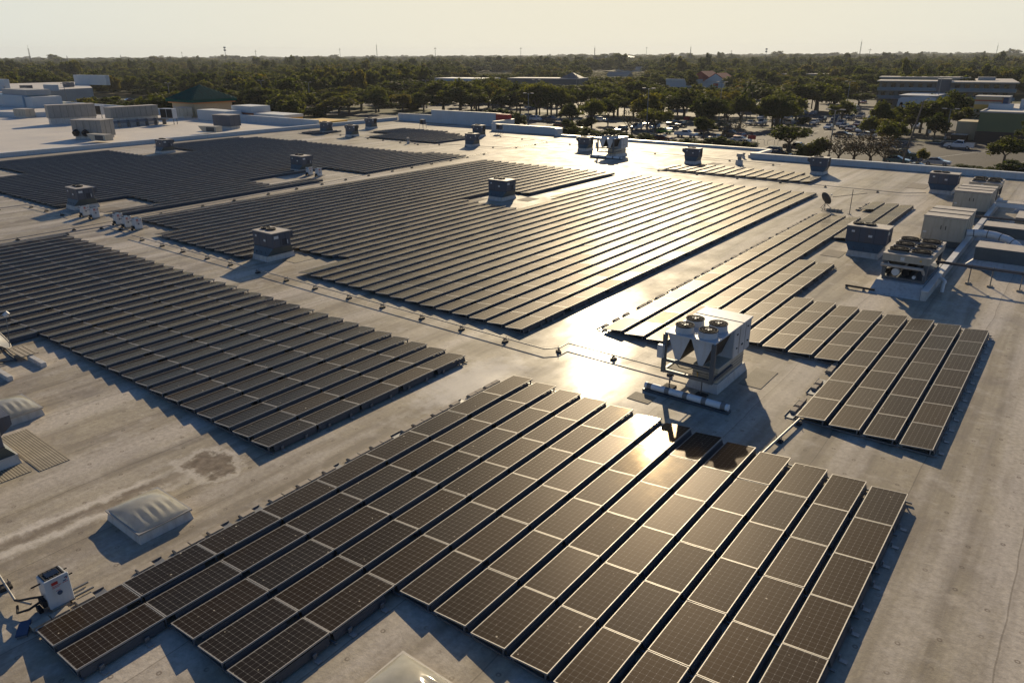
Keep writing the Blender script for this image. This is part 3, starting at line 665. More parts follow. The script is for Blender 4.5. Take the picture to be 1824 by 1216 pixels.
skylight(-3.3, -1.4, 3.12, 4.66, 'milky domed skylight standing alone beside the foreground array'); skylight(-13.75, -11.85, 3.3, 4.85, 'milky domed skylight behind the dark unit at the left border'); skylight(7.2, 9.1, 3.0, 4.56, 'milky domed skylight cut off by the bottom border')

# ------------------------------------------------------------------ inverters
def make_inverter():
    root = empty('inverter'); tag(root, 'x', 'inverter', 'white inverters on the roof')
    b = MB(); b.bbox(-.5, -.06, 0, .52, .12, .84, M['white_unit'], .02); b.build('housing', root)
    t = MB(); t.box(-.47, -.08, .04, .48, .842, .856, M['black']); t.box(-.38, -.16, .12, .40, .857, .872, M['glass'])
    for k in range(5): t.box(-.46, -.1, .05 + .1 * k, .06 + .1 * k, .857, .868, M['galv_dark'])
    t.build('top_grille', root)
    d = MB(); d.bbox(-.058, .0, -.01, .53, .1, .87, M['white_unit'], .015); d.build('cover', root)
    s = MB(); s.box(.001, .006, .13, .27, .7, .78, M['red_ink']); s.box(.001, .006, .13, .33, .655, .667, M['red_ink']); s.box(.001, .006, .13, .29, .62, .63, M['red_ink']); s.box(.001, .006, .36, .48, .655, .667, M['red_ink']); s.build('warning_label', root)
    s = MB(); s.box(.001, .006, .38, .45, .69, .715, M['navy']); s.box(.001, .006, .42, .49, .77, .795, M['navy']); s.box(.001, .006, .45, .48, .735, .76, M['red_ink']); s.build('name_plate', root)
    s = MB(); s.cyl((.0, .26, .45), (.02, .26, .45), .055, M['navy'], n=14); s.box(.001, .006, .19, .29, .52, .53, M['red_ink']); s.build('isolator_knob', root)
    h = MB()
    for y0, y1, x in ((-.2, 0, -.3), (.53, .64, -.42), (.53, .64, -.12)): h.box(x - .015, x + .015, y0, y1, .7, .725, M['black'])
    h.build('handle', root)
    k = MB(); k.box(-.42, -.38, -.05, 1.0, .04, .08, M['galv']); k.box(-.12, -.08, -.05, 1.0, .04, .08, M['galv']); k.box(-.5, .04, .45, .55, 0, .039, M['block']); k.box(-.04, .04, .02, .4, .0, .09, M['block']); k.build('mounting_rail', root)
    f = MB(); f.box(-.42, -.14, -.1, -.01, .14, .32, M['black']); f.box(-.38, -.18, -.2, -.11, .02, .14, M['black']); f.build('cable_box', root)
    return root
i0 = make_inverter(); i0.location = (-.5, .54, 0); i0['label'] = 'white inverter with red warning print beside the front left panels'
for x, y, l in ((-48.1, 22.1, 'white inverter left of the pair before the unit'), (-46.6, 22.2, 'white inverter right of the pair before the unit'), (-42.6, 22.2, 'leftmost white inverter of the three by the central field'), (-40.9, 22.05, 'middle white inverter of the three by the central field'),
                (-39.6, 22.2, 'rightmost white inverter of the three by the central field'), (-51.3, 47.4, 'left white inverter of the two beside the distant unit'), (-49.7, 47.4, 'right white inverter of the two beside the distant unit')):
    c = copy_tree(i0); c.location = (x, y, 0); c['label'] = l; c.scale = (1.05, 1.05, 1.05)
# conduits serving them
def conduit(pts, z, label, gap, twin=True, r=.028):
    root = empty('conduit_run', (pts[0][0], pts[0][1], 0)); tag(root, label, 'conduit', 'conduit runs on support blocks'); o = Vector((pts[0][0], pts[0][1], 0))
    P = [Vector((x, y, z)) - o for x, y in pts]; m = MB(); m.tube(P, r, M['pipe'], 6); m.build('pipe', root)
    acc = gap * .5
    sup = MB(); sup.bbox(-.1, .1, -.14, .14, 0, .07, M['rubber'], .01); sup.cyl((0, -.09, .07), (0, -.09, z + .07), .012, M['galv_dark'], n=5); sup.cyl((0, .09, .07), (0, .09, z + .07), .012, M['galv_dark'], n=5); sup.box(-.035, .035, -.13, .13, z - .055, z - .03, M['galv_dark']); me = sup.data('support')
    for a, b in zip(P[:-1], P[1:]):
        L = (b - a).length; u = acc
        while u < L:
            c = a.lerp(b, u / L); inst('support', me, root, (c.x, c.y, 0), (0, 0, math.atan2(b.y - a.y, b.x - a.x))); u += gap * rnd.uniform(.9, 1.1)
        acc = max(.3, u - L)
conduit([(-37.5, 20.85), (-.6, 20.85), (-.15, 21.35), (-.15, 22.05), (5.6, 22.05)], .2, 'thin conduit on blocks running along the walkway up to the nearest condenser', 2.9)
conduit([(-43.3, 10), (-43.6, 20), (-47.4, 74)], .16, 'thin conduit on blocks between the far-left and central fields', 3.6)
conduit([(-57.6, 12), (-57.2, 21.2), (-48.8, 21.4)], .16, 'thin conduit on blocks before the far-left field', 3.0)
conduit([(-42.4, 10), (-42.4, 21.6), (-39, 21.6)], .14, 'thin conduit on blocks beside the top of the left array', 2.4, True, .04)
conduit([(-66, 76.2), (-48.3, 80), (-48.3, 89)], .16, 'thin conduit on blocks crossing the bare far roof', 4.2)
conduit([(-62, 92), (-33, 86.8), (-12, 84.8)], .16, 'thin conduit on blocks behind the far units', 5.2)
conduit([(-24, 73.0), (3.6, 72.6), (5.2, 74)], .16, 'thin conduit on blocks below the far strip', 4.5)
conduit([(-93, 79.6), (-60, 75.5)], .16, 'thin conduit on blocks in front of the small far array', 4.0)
conduit([(10.2, 16.8), (10.45, 21)], .14, 'pale conduit joining the foreground and right arrays', 1.6, True, .045)
conduit([(-3.2, .28), (-1.45, .12), (-1.0, .3)], .18, 'conduit ending at the foreground inverter', 1.7, True, .03)
m = MB(); m.tube([(-1.45, .12, .18), (-1.2, .15, .28), (-.9, .3, .4), (-.7, .5, .42)], .03, M['rubber']); m.tube([(-1.3, .1, .1), (-1.0, .0, .12), (-.8, .2, .2), (-.75, .5, .3)], .03, M['rubber']); o = m.build('cable_loop'); tag(o, 'black cable loops entering the foreground inverter', 'cable')
m = MB(); m.box(0, .5, -.12, .12, .06, .1, M['navy']); m.box(.0, .06, -.1, .1, .0, .059, M['galv']); m.box(.44, .5, -.1, .1, 0, .059, M['galv']); o = m.build('junction_tray', None, (-.62, .02, 0)); o.rotation_euler = (0, 0, R(-30)); tag(o, 'small blue-shaded metal tray below the foreground inverter', 'tray')

# ------------------------------------------------------------------ dishes, antenna, vents
def dish(name, label, loc, rad, h, az, el, mesh=False):
    root = empty(name, loc); tag(root, label, 'satellite dish', None)
    ax = Vector((math.cos(el) * -math.sin(az), math.cos(el) * math.cos(az), math.sin(el))); a = ax.orthogonal().normalized(); b = ax.cross(a); c = Vector((0, 0, h))
    m = MB(); n, rings = 24, 5; vs = [c - ax * rad * .22]
    for r in range(1, rings + 1):
        q = r / rings
        for k in range(n): t = 2 * math.pi * k / n; vs.append(c + (a * math.cos(t) + b * math.sin(t)) * rad * q - ax * rad * .22 * (1 - q * q))
    fs = [(0, 1 + k, 1 + (k + 1) % n) for k in range(n)]
    for r in range(rings - 1):
        for k in range(n): p = 1 + r * n; fs.append((p + k, p + n + k, p + n + (k + 1) % n, p + (k + 1) % n))
    m.mesh(vs, fs, M['hvac' if mesh else 'galv_dark'], True); rim = vs[-n:] + [vs[-n]]; m.tube(rim, rad * .025, M['alu'], 5); m.build('reflector', root)
    f = MB(); tip = c + ax * rad * .95 + Vector((0, 0, rad * .1))
    for k in (0, 8, 16): f.cyl(vs[-n + k], tip, rad * .018, M['galv'], n=5)
    f.cyl(tip - ax * .1 * rad, tip + ax * .12 * rad, rad * .09, M['sticker'], n=10); f.build('feed_arm', root)
    s = MB(); s.cyl((0, 0, 0), c - ax * rad * .2, rad * .05, M['galv_dark'], n=8); s.build('mast', root)
    t = MB()
    for k in range(3): u = 2 * math.pi * k / 3 + .4; t.cyl((rad * 1.1 * math.cos(u), rad * 1.1 * math.sin(u), .06), (0, 0, h * .6), rad * .035, M['galv_dark'], n=6); t.cyl((rad * 1.1 * math.cos(u), rad * 1.1 * math.sin(u), .06), (rad * 1.1 * math.cos(u + 2.09), rad * 1.1 * math.sin(u + 2.09), .06), rad * .035, M['galv_dark'], n=6)
    t.build('tripod', root); return root
dish('satellite_dish', 'large mesh satellite dish on a tripod at the left border', (-19.35, 5.85, 0), 1.0, 1.25, R(-20), R(38), True)
d2 = dish('satellite_dish', 'small dark satellite dish on the walkway beside the antenna', (-.15, 61, 0), .55, 1.0, R(-35), R(25)); 
bl = MB(); 
for k in range(4): bl.bbox(.2 + .3 * k, .46 + .3 * k, -.3, .15, 0, .22, M['block'], .015)
bl.build('ballast', d2)
for x, y, rz, l in ((-17.45, 6.75, 0, 'long concrete sleeper under the slats of the big dish'), (-17.0, 5.3, .02, 'concrete sleeper cut by the left border below the big dish')):
    m = MB(); m.bbox(-.75, .75, -.11, .11, 0, .2, M['curb'], .02); o = m.build('concrete_sleeper', None, (x, y, 0)); tag(o, l, 'sleeper', 'sleepers of the big dish')
m = MB()
for k in range(4): m.box(-.9, .55, -.34 + .18 * k, -.2 + .18 * k, .205, .25, M['block'])
o = m.build('slatted_pallet', None, (-18.6, 6.75, 0)); tag(o, 'brown slatted ballast platform beside the big dish', 'ballast platform')
an = empty('tv_antenna', (1.97, 60.4, 0)); tag(an, 'thin tv antenna mast with a long toothed boom', 'antenna')
m = MB(); m.cyl((0, 0, 0), (0, 0, 2.0), .03, M['galv_dark'], n=6); m.bbox(-.12, .12, -.12, .12, 0, .05, M['galv'], .01); m.build('mast', an)
m = MB(); A, B = Vector((-1.35, -.6, 1.35)), Vector((1.0, .45, 1.75)); m.cyl(A, B, .025, M['galv_dark'], n=5); d = (B - A).normalized(); q = d.cross(Vector((0, 0, 1))).normalized()
for k in range(15):
    c = A.lerp(B, k / 14); w = .28 - .012 * k; m.cyl(c - q * w, c + q * w, .011, M['galv_dark'], n=4)
m.build('boom', an)
def vent(name, loc, label, h=.9, r=.2):
    root = empty(name, loc); tag(root, label, 'roof vent', 'small roof vents')
    m = MB(); m.cyl((0, 0, 0), (0, 0, h * .45), r * 1.5, M['curb'], r * 1.3, n=14); m.build('base', root); m = MB(); m.cyl((0, 0, h * .45), (0, 0, h * .8), r * .8, M['galv'], n=14); m.build('neck', root); m = MB(); m.cyl((0, 0, h * .72), (0, 0, h), r * 1.35, M['hvac_top'], r * 1.2, n=14); m.build('cap', root)
vent('roof_vent', (-16.4, 83.2, 0), 'stacked pale roof vent behind the middle of the far strip', 1.3, .3); vent('roof_vent', (-18.1, 89, 0), 'tiny pointed vent near the notch of the far parapet', .7, .13); vent('roof_vent', (-65, 76.3, 0), 'small dark vent before the small far array', .9, .15); vent('roof_vent', (-92.6, 84, 0), 'pale mushroom vent at the left end of the back roof', 1.0, .4); vent('roof_vent', (-45.5, 96, 0), 'thin upright vent near the low far kerb', .9, .12)
for x, y, l in ((-80.6, 95.5, 'small grey split condenser on a stand under the tall parapet'), (-62.9, 95.6, 'small grey split condenser on a stand right of the flared unit')):
    r = empty('split_condenser', (x, y, 0)); tag(r, l, 'condenser', 'small split condensers on stands'); b = MB(); b.bbox(-.45, .45, -.35, .35, .75, 1.55, M['hvac'], .02); b.box(-.3, .3, -.36, -.352, .9, 1.45, M['coil']); b.build('cabinet', r)
    s = MB()
    for a in (-.5, .5):
        for c in (-.35, .35): s.cyl((a, c, 0), (a * .9, c, .75), .03, M['galv'], n=5)
    s.box(-.55, .55, -.4, .4, .7, .749, M['galv']); s.build('stand', r)

# ------------------------------------------------------------------ neighbouring white roof on the left
nb = empty('store_building', (-97.9, 20, 0)); tag(nb, 'neighbouring store with a bright white roof beyond the left parapet', 'building')
nb.location = (0, 0, 0)
slab_prism([(-262, -10), (-98.4, -10), (-98.4, 88), (-262, 88)], GZ, -.12, M['white_roof'], M['wall_beige'], 'roof_deck', nb)
parapet((-262, 88.1), (-152, 88.1), 1.0, .5, 'parapet', 'cap', 'parapet', nb, -.3); parapet((-141, 88.1), (-126, 88.1), 1.2, .5, 'parapet', 'cap', 'parapet', nb, -.3)
parapet((-172, 66), (-172, 87.8), .9, .5, 'parapet', 'cap', 'parapet', nb, -.3); parapet((-172, 65.7), (-240, 45), .9, .6, 'parapet', 'cap', 'parapet', nb, -.3)
parapet((-125.8, 86.5), (-99, 86.5), 1.15, .5, 'parapet', 'cap', 'parapet', nb, -.3)
m = MB(); m.box(-136, -125, 84, 87.5, -.3, 1.9, M['pale_bldg']); m.build('penthouse_block', nb)
m = MB(); m.box(-130, -123, 88.6, 93, -5, 2.6, M['rust']); m.box(-130.1, -122.9, 88.5, 93.1, 1.4, 2.7, M['pale_bldg']); m.build('facade_block', nb)
m = MB(); m.box(-122, -112, 88.5, 93, -5, 1.3, M['yellow']); m.box(-122.1, -111.9, 88.4, 93.1, .9, 1.45, M['pale_bldg']); m.build('facade_block', nb)
m = MB(); m.box(-107, -99.5, 88.6, 94, -4, .75, M['yellow']); m.build('facade_block', nb)
m = MB(); m.box(-234, -213, 79, 83, -.3, 2.9, M['blue_roof']); m.box(-229, -212, 80, 86, 2.901, 4.3, M['grey_wall']); m.box(-212.9, -208.5, 79.5, 87, -.3, 2.6, M['pale_bldg']); m.build('raised_facade', nb)
tw = empty('roof_tower', (-145.5, 91, 0)); tag(tw, 'square cream tower under a green pyramid roof', 'tower')
m = MB(); m.box(-4.6, 4.6, -4.6, 4.6, -.3, 3.0, M['wall_beige']); m.box(-4.2, -3.2, -4.62, -4.601, .1, 2.1, M['grey_wall']); m.build('wall', tw)
m = MB(); m.box(-5.5, 5.5, -5.5, 5.5, 3.001, 3.6, M['green_roof']); m.box(-5.2, 5.2, -5.2, 5.2, 2.75, 2.999, M['orange']); m.build('fascia', tw)
m = MB(); e = 5.6
for k in range(4):
    a = [(-e, -e), (e, -e), (e, e), (-e, e)][k]; b = [(-e, -e), (e, -e), (e, e), (-e, e)][(k + 1) % 4]; m.face([(*a, 3.602), (*b, 3.602), (0, 0, 6.5)], M['green_roof'])
    for j in range(1, 16):
        u = j / 16; p = Vector((a[0] + (b[0] - a[0]) * u, a[1] + (b[1] - a[1]) * u, 3.63)); w = 1 - abs(2 * u - 1)
        n2 = Vector(((a[0] + b[0]) / 2, (a[1] + b[1]) / 2, 0)); top = p + (Vector((0, 0, 6.53)) - Vector((n2.x, n2.y, 3.63))) * w
        m.cyl(p, top, .05, M['green_roof'], n=4)
m.build('roof', tw)
def box_unit(x, y, rz, sx, sy, sz, label, mat='unit_grey', z=.5, fans=0):
    r = empty('air_handler', (x, y, -.12), rz); tag(r, label, 'air handler', 'air handlers on the white neighbouring roof')
    b = MB(); b.box(-sx / 2 + .2, sx / 2 - .2, -sy / 2 + .2, sy / 2 - .2, 0, z, M['curb']); b.build('curb', r)
    c = MB(); c.bbox(-sx / 2, sx / 2, -sy / 2, sy / 2, z + .002, z + sz, M[mat], .03)
    k = 1.0
    while k < sx - .3: c.box(-sx / 2 + k - .02, -sx / 2 + k + .02, -sy / 2 - .02, -sy / 2 - .002, z + .1, z + sz - .05, M['galv_dark']); k += 1.2
    k = 1.0
    while k < sy - .3: c.box(sx / 2 + .002, sx / 2 + .02, -sy / 2 + k - .02, -sy / 2 + k + .02, z + .1, z + sz - .05, M['galv_dark']); k += 1.2
    c.build('cabinet', r)
    t = MB(); t.bbox(-sx / 2 - .06, sx / 2 + .06, -sy / 2 - .06, sy / 2 + .06, z + sz + .002, z + sz + .1, M['hvac_top'], .02); t.build('lid', r)
    for j in range(fans):
        f = MB(); x0 = -sx / 2 + .8 + j * 1.7; f.cyl((x0, -sy / 2 - .5, z + .45), (x0, -sy / 2 - .003, z + .7), .5, M['coil'], n=12); f.build('intake_hood', r)
    return r
box_unit(-114.5, 53.0, R(28), 5.4, 3.2, 2.5, 'largest grey panelled air handler near the left parapet', 'unit_grey', .4, 2)
box_unit(-148.5, 64, R(78), 8.5, 2.8, 2.4, 'long grey panelled air handler behind the largest one', 'unit_grey', 1.2); box_unit(-133.5, 69, R(92), 9.5, 2.4, 1.9, 'long panelled air handler with piping left of the tower', 'unit_grey', 1.6)
def coil_stand(x, y, rz, label):
    r = empty('condenser_rack', (x, y, -.12), rz); tag(r, label, 'condenser', 'twin-coil condensers on the white roof')
    b = MB(); b.bbox(-1.5, 1.5, -.6, .6, 1.1, 3.0, M['white_unit'], .03); b.build('cabinet', r)
    for a in (-1.4, .06): c = MB(); c.box(a, a + 1.34, -.63, -.602, 1.25, 2.9, M['coil']); c.build('coil', r)
    for a in (-1.4, 1.3):
        for q in (-.5, .4): l = MB(); l.box(a, a + .1, q, q + .1, 0, 1.099, M['galv']); l.build('leg', r)
coil_stand(-152.5, 71, R(20), 'twin dark coils behind the left long air handler'); coil_stand(-129.5, 74.2, R(20), 'twin dark coils at the right end of the piped air handler')
box_unit(-141.3, 83.9, 0, 3.4, 2.2, 1.7, 'low beige unit at the foot of the cream tower', 'cream', .5); box_unit(-111.6, 75.6, R(10), 4.4, 2.6, 1.9, 'grey-green unit close to the parapet right of the hooded duct', 'hvac', .5); box_unit(-173.5, 64.5, R(10), 4.4, 2.2, 1.4, 'slatted beige unit at the left end of the white roof', 'cream', .4)
def hooded(x, y, rz, label):
    r = empty('intake_duct', (x, y, -.12), rz); tag(r, label, 'intake duct', 'hooded intake ducts by the left parapet')
    m = MB(); m.prism([(-2.2, 1.25), (-1.2, .3), (2.0, .3), (2.0, 1.25)], -.7, .7, M['cream']); m.build('housing', r); m = MB(); m.face([(-2.16, -.6, 1.15), (-1.25, -.6, .36), (-1.25, .6, .36), (-2.16, .6, 1.15)][::-1], M['black']); m.build('intake_opening', r); m = MB(); m.box(-.3, 1.6, -.71, -.702, .4, 1.1, M['galv_dark']); m.build('louvre', r)
hooded(-107, 50.5, R(12), 'hooded tan duct below the largest grey air handler'); hooded(-105.5, 68.5, R(12), 'hooded tan duct beside the grey-green unit')
r = empty('pipe_gallery', (-130.2, 68.5, -.12), R(92)); tag(r, 'grey pipe gallery on stands in front of the piped air handler', 'pipe rack'); m = MB()
for q in range(3): m.cyl((-6, .3 * q, .9 + .12 * q), (6, .3 * q, .9 + .12 * q), .1, M['galv'], n=8)
m.build('pipe', r)
for k in range(7): s = MB(); s.box(-5.6 + 1.8 * k, -5.5 + 1.8 * k, -.2, .9, 0, 1.3, M['galv']); s.build('stand', r)

# ------------------------------------------------------------------ ground
def sheet(pts, z, mat, name, kind='structure'):
    m = MB(); m.face([(x, y, z) for x, y in pts], mat); o = m.build(name); o['kind'] = kind; return o
m = MB(); S = 9000; N = 24
vs = [(-S + 2 * S * i / N, -S + 2 * S * j / N, GZ - .05) for j in range(N + 1) for i in range(N + 1)]
m.mesh(vs, [(j * (N + 1) + i, j * (N + 1) + i + 1, (j + 1) * (N + 1) + i + 1, (j + 1) * (N + 1) + i) for j in range(N) for i in range(N)], M['ground']); g = m.build('ground'); g['kind'] = 'structure'
lot = sheet([(-260, 110), (-98, 110), (-98, 91), (80, 91), (80, 330), (-40, 380), (-150, 330), (-260, 255)], GZ, M['asphalt'], 'parking_lot')
m = MB()
def isl(x0, x1, y0, y1):
    m.box(x0, x1, y0, y1, GZ, GZ + .13, M['kerb'])
for a in ((-15.5, -9.5, 203, 209), (-22, -12, 197, 202), (-30, 0, 146, 151.6), (-62, -40, 154, 159), (-104, -72, 156, 163.5), (-62, -53, 210, 213.5), (-78, -66, 230, 242), (-140, -85, 208, 214), (-180, -140, 218, 226), (-125, -70, 221, 229), (-232, -180, 150, 172), (-240, -180, 186, 214), (-40, -30, 156, 161)): isl(*a)
o = m.build('kerb'); o['kind'] = 'structure'
m = MB()
for a in ((-15.5, -9.5, 203, 209), (-22, -12, 197, 202), (-30, 0, 146, 151.6), (-62, -40, 154, 159), (-104, -72, 156, 163.5), (-62, -53, 210, 213.5), (-78, -66, 230, 242), (-140, -85, 208, 214), (-180, -140, 218, 226), (-125, -70, 221, 229), (-232, -180, 150, 172), (-240, -180, 186, 214), (-40, -30, 156, 161)): m.face([(a[0] + .2, a[2] + .2, GZ + .135), (a[1] - .2, a[2] + .2, GZ + .135), (a[1] - .2, a[3] - .2, GZ + .135), (a[0] + .2, a[3] - .2, GZ + .135)], M['ground'])
o = m.build('planting_soil'); o['kind'] = 'structure'
m = MB()
for y0, x0, x1 in ((164, -100, -20), (178, -95, -25), (190, -60, -18), (208, -58, -28), (222, -58, -30), (240, -60, -32), (238, -150, -95), (246, -140, -90)):
    x = x0
    while x < x1: m.face([(x - .06, y0, GZ + .005), (x + .06, y0, GZ + .005), (x + .06, y0 + 5.2, GZ + .005), (x - .06, y0 + 5.2, GZ + .005)], M['paint_line']); x += 2.75
for (ax, ay, bx, by) in ((-14, 152.5, 2, 196), (2, 152.5, 8, 176)):
    d = Vector((bx - ax, by - ay, 0)); n = Vector((-d.y, d.x, 0)).normalized() * .07; m.face([(ax - n.x, ay - n.y, GZ + .006), (ax + n.x, ay + n.y, GZ + .006), (bx + n.x, by + n.y, GZ + .006), (bx - n.x, by - n.y, GZ + .006)], M['paint_line'])
o = m.build('parking_lines'); o['kind'] = 'structure'
sheet([(-300, 50), (-230, 100), (-190, 130), (-260, 250), (-330, 200)], GZ + .004, M['asphalt'], 'side_road')

# ------------------------------------------------------------------ buildings beyond the roof
def bld(name, label, loc=(0, 0, 0), rz=0): r = empty(name, loc, rz); tag(r, label, 'building'); return r
def part(name, parent, mat, *boxes):
    m = MB()
    for b in boxes: m.box(*b, M[mat])
    return m.build(name, parent)
b = bld('shop_building', 'olive-green walled shop with a striped orange and yellow sign tower at the right border', (-6.0, 203.4, 0))
part('wall', b, 'green_wall', (0, 45, 0, 40, GZ + 2.6, -.6)); part('plinth', b, 'brown', (-.1, 45, -.12, 40, GZ, GZ + 2.598)); part('coping', b, 'grey_wall', (-.15, 45, -.2, .4, -.598, -.3), (-.15, .3, .401, 40, -.598, -.3))
part('roof', b, 'white_roof', (.3, 45, .4, 40, -.7, -.59))
part('entrance_block', b, 'wall_beige', (-5, -.12, 6, 30, GZ, -3.2)); part('side_wall', b, 'pale_bldg', (-.1, 5, 14, 16, -.59, .6), (6, 40, 19, 20, -.59, 1.6))
t = part('sign_tower', b, 'wall_beige', (-3.5, 2.2, 17, 23, -3, 2.0))
part('stripe', b, 'rust', (-3.55, 2.25, 16.9, 16.999, .95, 1.35)); part('stripe', b, 'cream', (-3.55, 2.25, 16.9, 16.999, .2, .949)); part('stripe', b, 'yellow', (-3.55, 2.25, 16.9, 16.999, -.9, .199)); part('stripe', b, 'orange', (2.251, 2.5, 16.8, 23, -1.2, 1.7)); part('side_panel', b, 'navy', (2.501, 3.6, 16.7, 23, -1.4, 1.9)); part('coping', b, 'grey_wall', (-3.7, 3.7, 16.6, 23.2, 2.003, 2.2))
p = empty('brick_planter', (-9.6, 207.2, GZ)); tag(p, 'square brown planter wall in front of the olive-green shop', 'planter'); part('planter_wall', p, 'brown', (-1.6, 1.6, -1.6, 1.6, 0, 1.3)); part('cap', p, 'kerb', (-1.7, 1.7, -1.7, 1.7, 1.303, 1.4))
b = bld('restaurant', 'small white restaurant with dark arched windows and a curved gable', (-44.6, 308, GZ))
m = MB(); prof = [(0, 0), (13, 0), (13, 4.4), (11, 5.0), (8.5, 5.2), (6, 5.0), (1.2, 4.6), (.3, 4.0)]; m.prism(prof, 0, 26, M['pale_bldg']); m.build('wall', b)
for k in range(5):
    w = MB(); x = 1.0 + 2.2 * k; w.box(x, x + 1.1, -.06, -.002, 1.2, 2.4, M['glass']); w.cyl((x + .55, -.06, 2.4), (x + .55, -.003, 2.4), .55, M['glass'], n=16); w.build('window', b)
part('entrance', b, 'brown', (1, 9, -1.5, -.07, 0, 1.1)); part('roof_trim', b, 'cap', (.2, 12.8, .2, 25.8, 5.2, 5.35))
b = bld('apartment_building', 'long three-storey apartment block with pale balcony bands and a dark stair tower', (-57, 333, GZ), R(8))
part('wall', b, 'apt', (0, 20, 0, 12, 0, 9.2)); part('roof', b, 'hvac_top', (-1, 20.3, -1.8, 12.5, 9.203, 9.55)); part('stair_tower', b, 'dark_bldg', (20.31, 25, -2, 10, 0, 10.3))
part('wall', b, 'apt', (25.01, 46, -1, 11, 0, 9.0)); part('roof', b, 'hvac_top', (25.01, 47, -3.2, 12, 9.003, 9.4))
for z in (2.9, 6.0):
    part('balcony', b, 'balc', (-.5, 20.2, -1.8, -1.6, z, z + 1.15)); part('balcony', b, 'balc', (25.02, 46.5, -3.0, -2.8, z, z + 1.15)); part('slab', b, 'grey_wall', (-.5, 20.2, -1.59, -.01, z - .2, z)); part('slab', b, 'grey_wall', (25.02, 46.5, -2.79, -1.01, z - .2, z))
for z in (.4, 3.3, 6.4):
    for k in range(6): part('window', b, 'glass', (1 + 3.2 * k, 2.6 + 3.2 * k, -.05, -.004, z, z + 2.1))
    for k in range(6): part('window', b, 'glass', (26.5 + 3.2 * k, 28.1 + 3.2 * k, -1.06, -1.004, z, z + 2.1))
part('wall', b, 'apt', (34.5, 46, 11.01, 45, 0, 9.0)); part('roof', b, 'hvac_top', (33.5, 47, 12.01, 46, 9.003, 9.4)); part('hut', b, 'grey_wall', (34, 40, 20, 24, 9.41, 10.6))
b = bld('apartment_building', 'low pale-roofed block behind the long apartment block', (-71, 398, GZ), R(8)); part('wall', b, 'grey_wall', (0, 36, 0, 12, 0, 8.6)); part('roof', b, 'hvac_top', (-.8, 37, -.8, 13, 8.603, 9.3))
for k in range(10): part('window', b, 'glass', (1.2 + 3.5 * k, 2.8 + 3.5 * k, -.05, -.004, 5.6, 7.6))
b = bld('apartment_building', 'far flat-roofed school-like block among the trees right of the red roof', (-160, 524, GZ), R(0)); part('wall', b, 'grey_wall', (0, 42, 0, 14, 0, 6.6)); part('roof', b, 'apt', (-.8, 43, -.8, 15, 6.603, 7.3)); part('window_band', b, 'glass', (2, 40, -.05, -.004, 4.2, 5.8))
b = bld('shop_building', 'white shop with steep red gabled roofs beyond the car park', (-182, 395, GZ), R(0))
part('wall', b, 'pale_bldg', (0, 36, 0, 22, 0, 6.0))
m = MB(); m.prism([(22, 6.003), (36.4, 6.003), (29.2, 10.2)], -.5, 14, M['red_roof']); m.build('roof', b); m = MB(); m.prism([(22.8, 6.004), (35.6, 6.004), (29.2, 9.8)], -.6, -.501, M['pale_bldg']); m.build('gable', b)
m = MB(); m.prism([(10, 6.003), (27, 6.003), (18.5, 11.0)], 4, 20, M['red_roof']); m.build('roof', b); part('parapet', b, 'pale_bldg', (-.2, 21.8, -.3, 0, 6.003, 7.0)); part('window', b, 'red', (28, 31, -.06, -.003, 3.6, 5.0)); part('window', b, 'red', (28, 31, -.06, -.003, 2.4, 3.1)); part('window_band', b, 'glass', (2, 20, -.05, -.002, .6, 2.6))
b = bld('shop_building', 'long pale low shop in the woods left of the dark shop', (-348, 382, GZ), R(4)); part('wall', b, 'grey_wall', (0, 40, 0, 20, 0, 3.8)); part('fascia', b, 'pale_bldg', (-.3, 40.3, -.4, 20, 3.803, 5.6))
b = bld('shop_building', 'long dark low shop among the trees at the back of the car park', (-306, 409, GZ), R(14)); part('wall', b, 'dark_bldg', (0, 50, 0, 20, 0, 5.0)); part('coping', b, 'grey_wall', (-.3, 50.3, -.3, 20, 5.003, 5.5))
m = MB(); 
for k in range(4):
    q = [(36, 2), (50, 2), (50, 14), (36, 14)]; m.face([(*q[k], 5.51), (*q[(k + 1) % 4], 5.51), (43, 8, 9.0)], M['dark_bldg'])
m.build('roof', b)
for lab, x, y, w, d, h, rz in (('pale ridge-roofed house in the woods right of the palms', -463, 822, 36, 12, 3, .1), ('tan-roofed house below the pale one', -338, 592, 20, 10, 2.6, .1), ('blue-roofed house far above the dark shop', -588, 735, 44, 14, 3, -.2), ('small brown-roofed house in the woods behind the green pyramid', -520, 330, 20, 9, 3, .3), ('small grey-roofed house in the woods far left', -560, 240, 16, 9, 3, .6)):
    b = bld('house', lab, (x, y, GZ), rz); mt = 'blue_roof' if 'blue' in lab else 'shingle'
    part('wall', b, 'pale_bldg', (0, w, 0, d, 0, h)); m = MB(); m.prism([(-.6, h), (d + .6, h), (d / 2, h + 3.2)], -.6, w + .6, M[mt], 'x'); m.build('roof', b)
b = bld('dome_building', 'bright white domed roof gleaming on the horizon', (-900, 1560, GZ)); m = MB(); prof = [(40 * math.cos(math.pi * k / 12), 9 + 9 * math.sin(math.pi * k / 12)) for k in range(13)]; m.prism(prof, 0, 50, M['pale_bldg']); m.build('roof', b); part('wall', b, 'pale_bldg', (-40, 40, 0, 50, 0, 8.99))
fb = bld('store_building', 'farthest pale-roofed store with tall blue-white parapet walls at the far left', (0, 0, 0))
slab_prism([(-430, 92), (-312, 92), (-332, 150), (-430, 190)], GZ, .1, M['white_roof'], M['grey_wall'], 'roof_deck', fb)
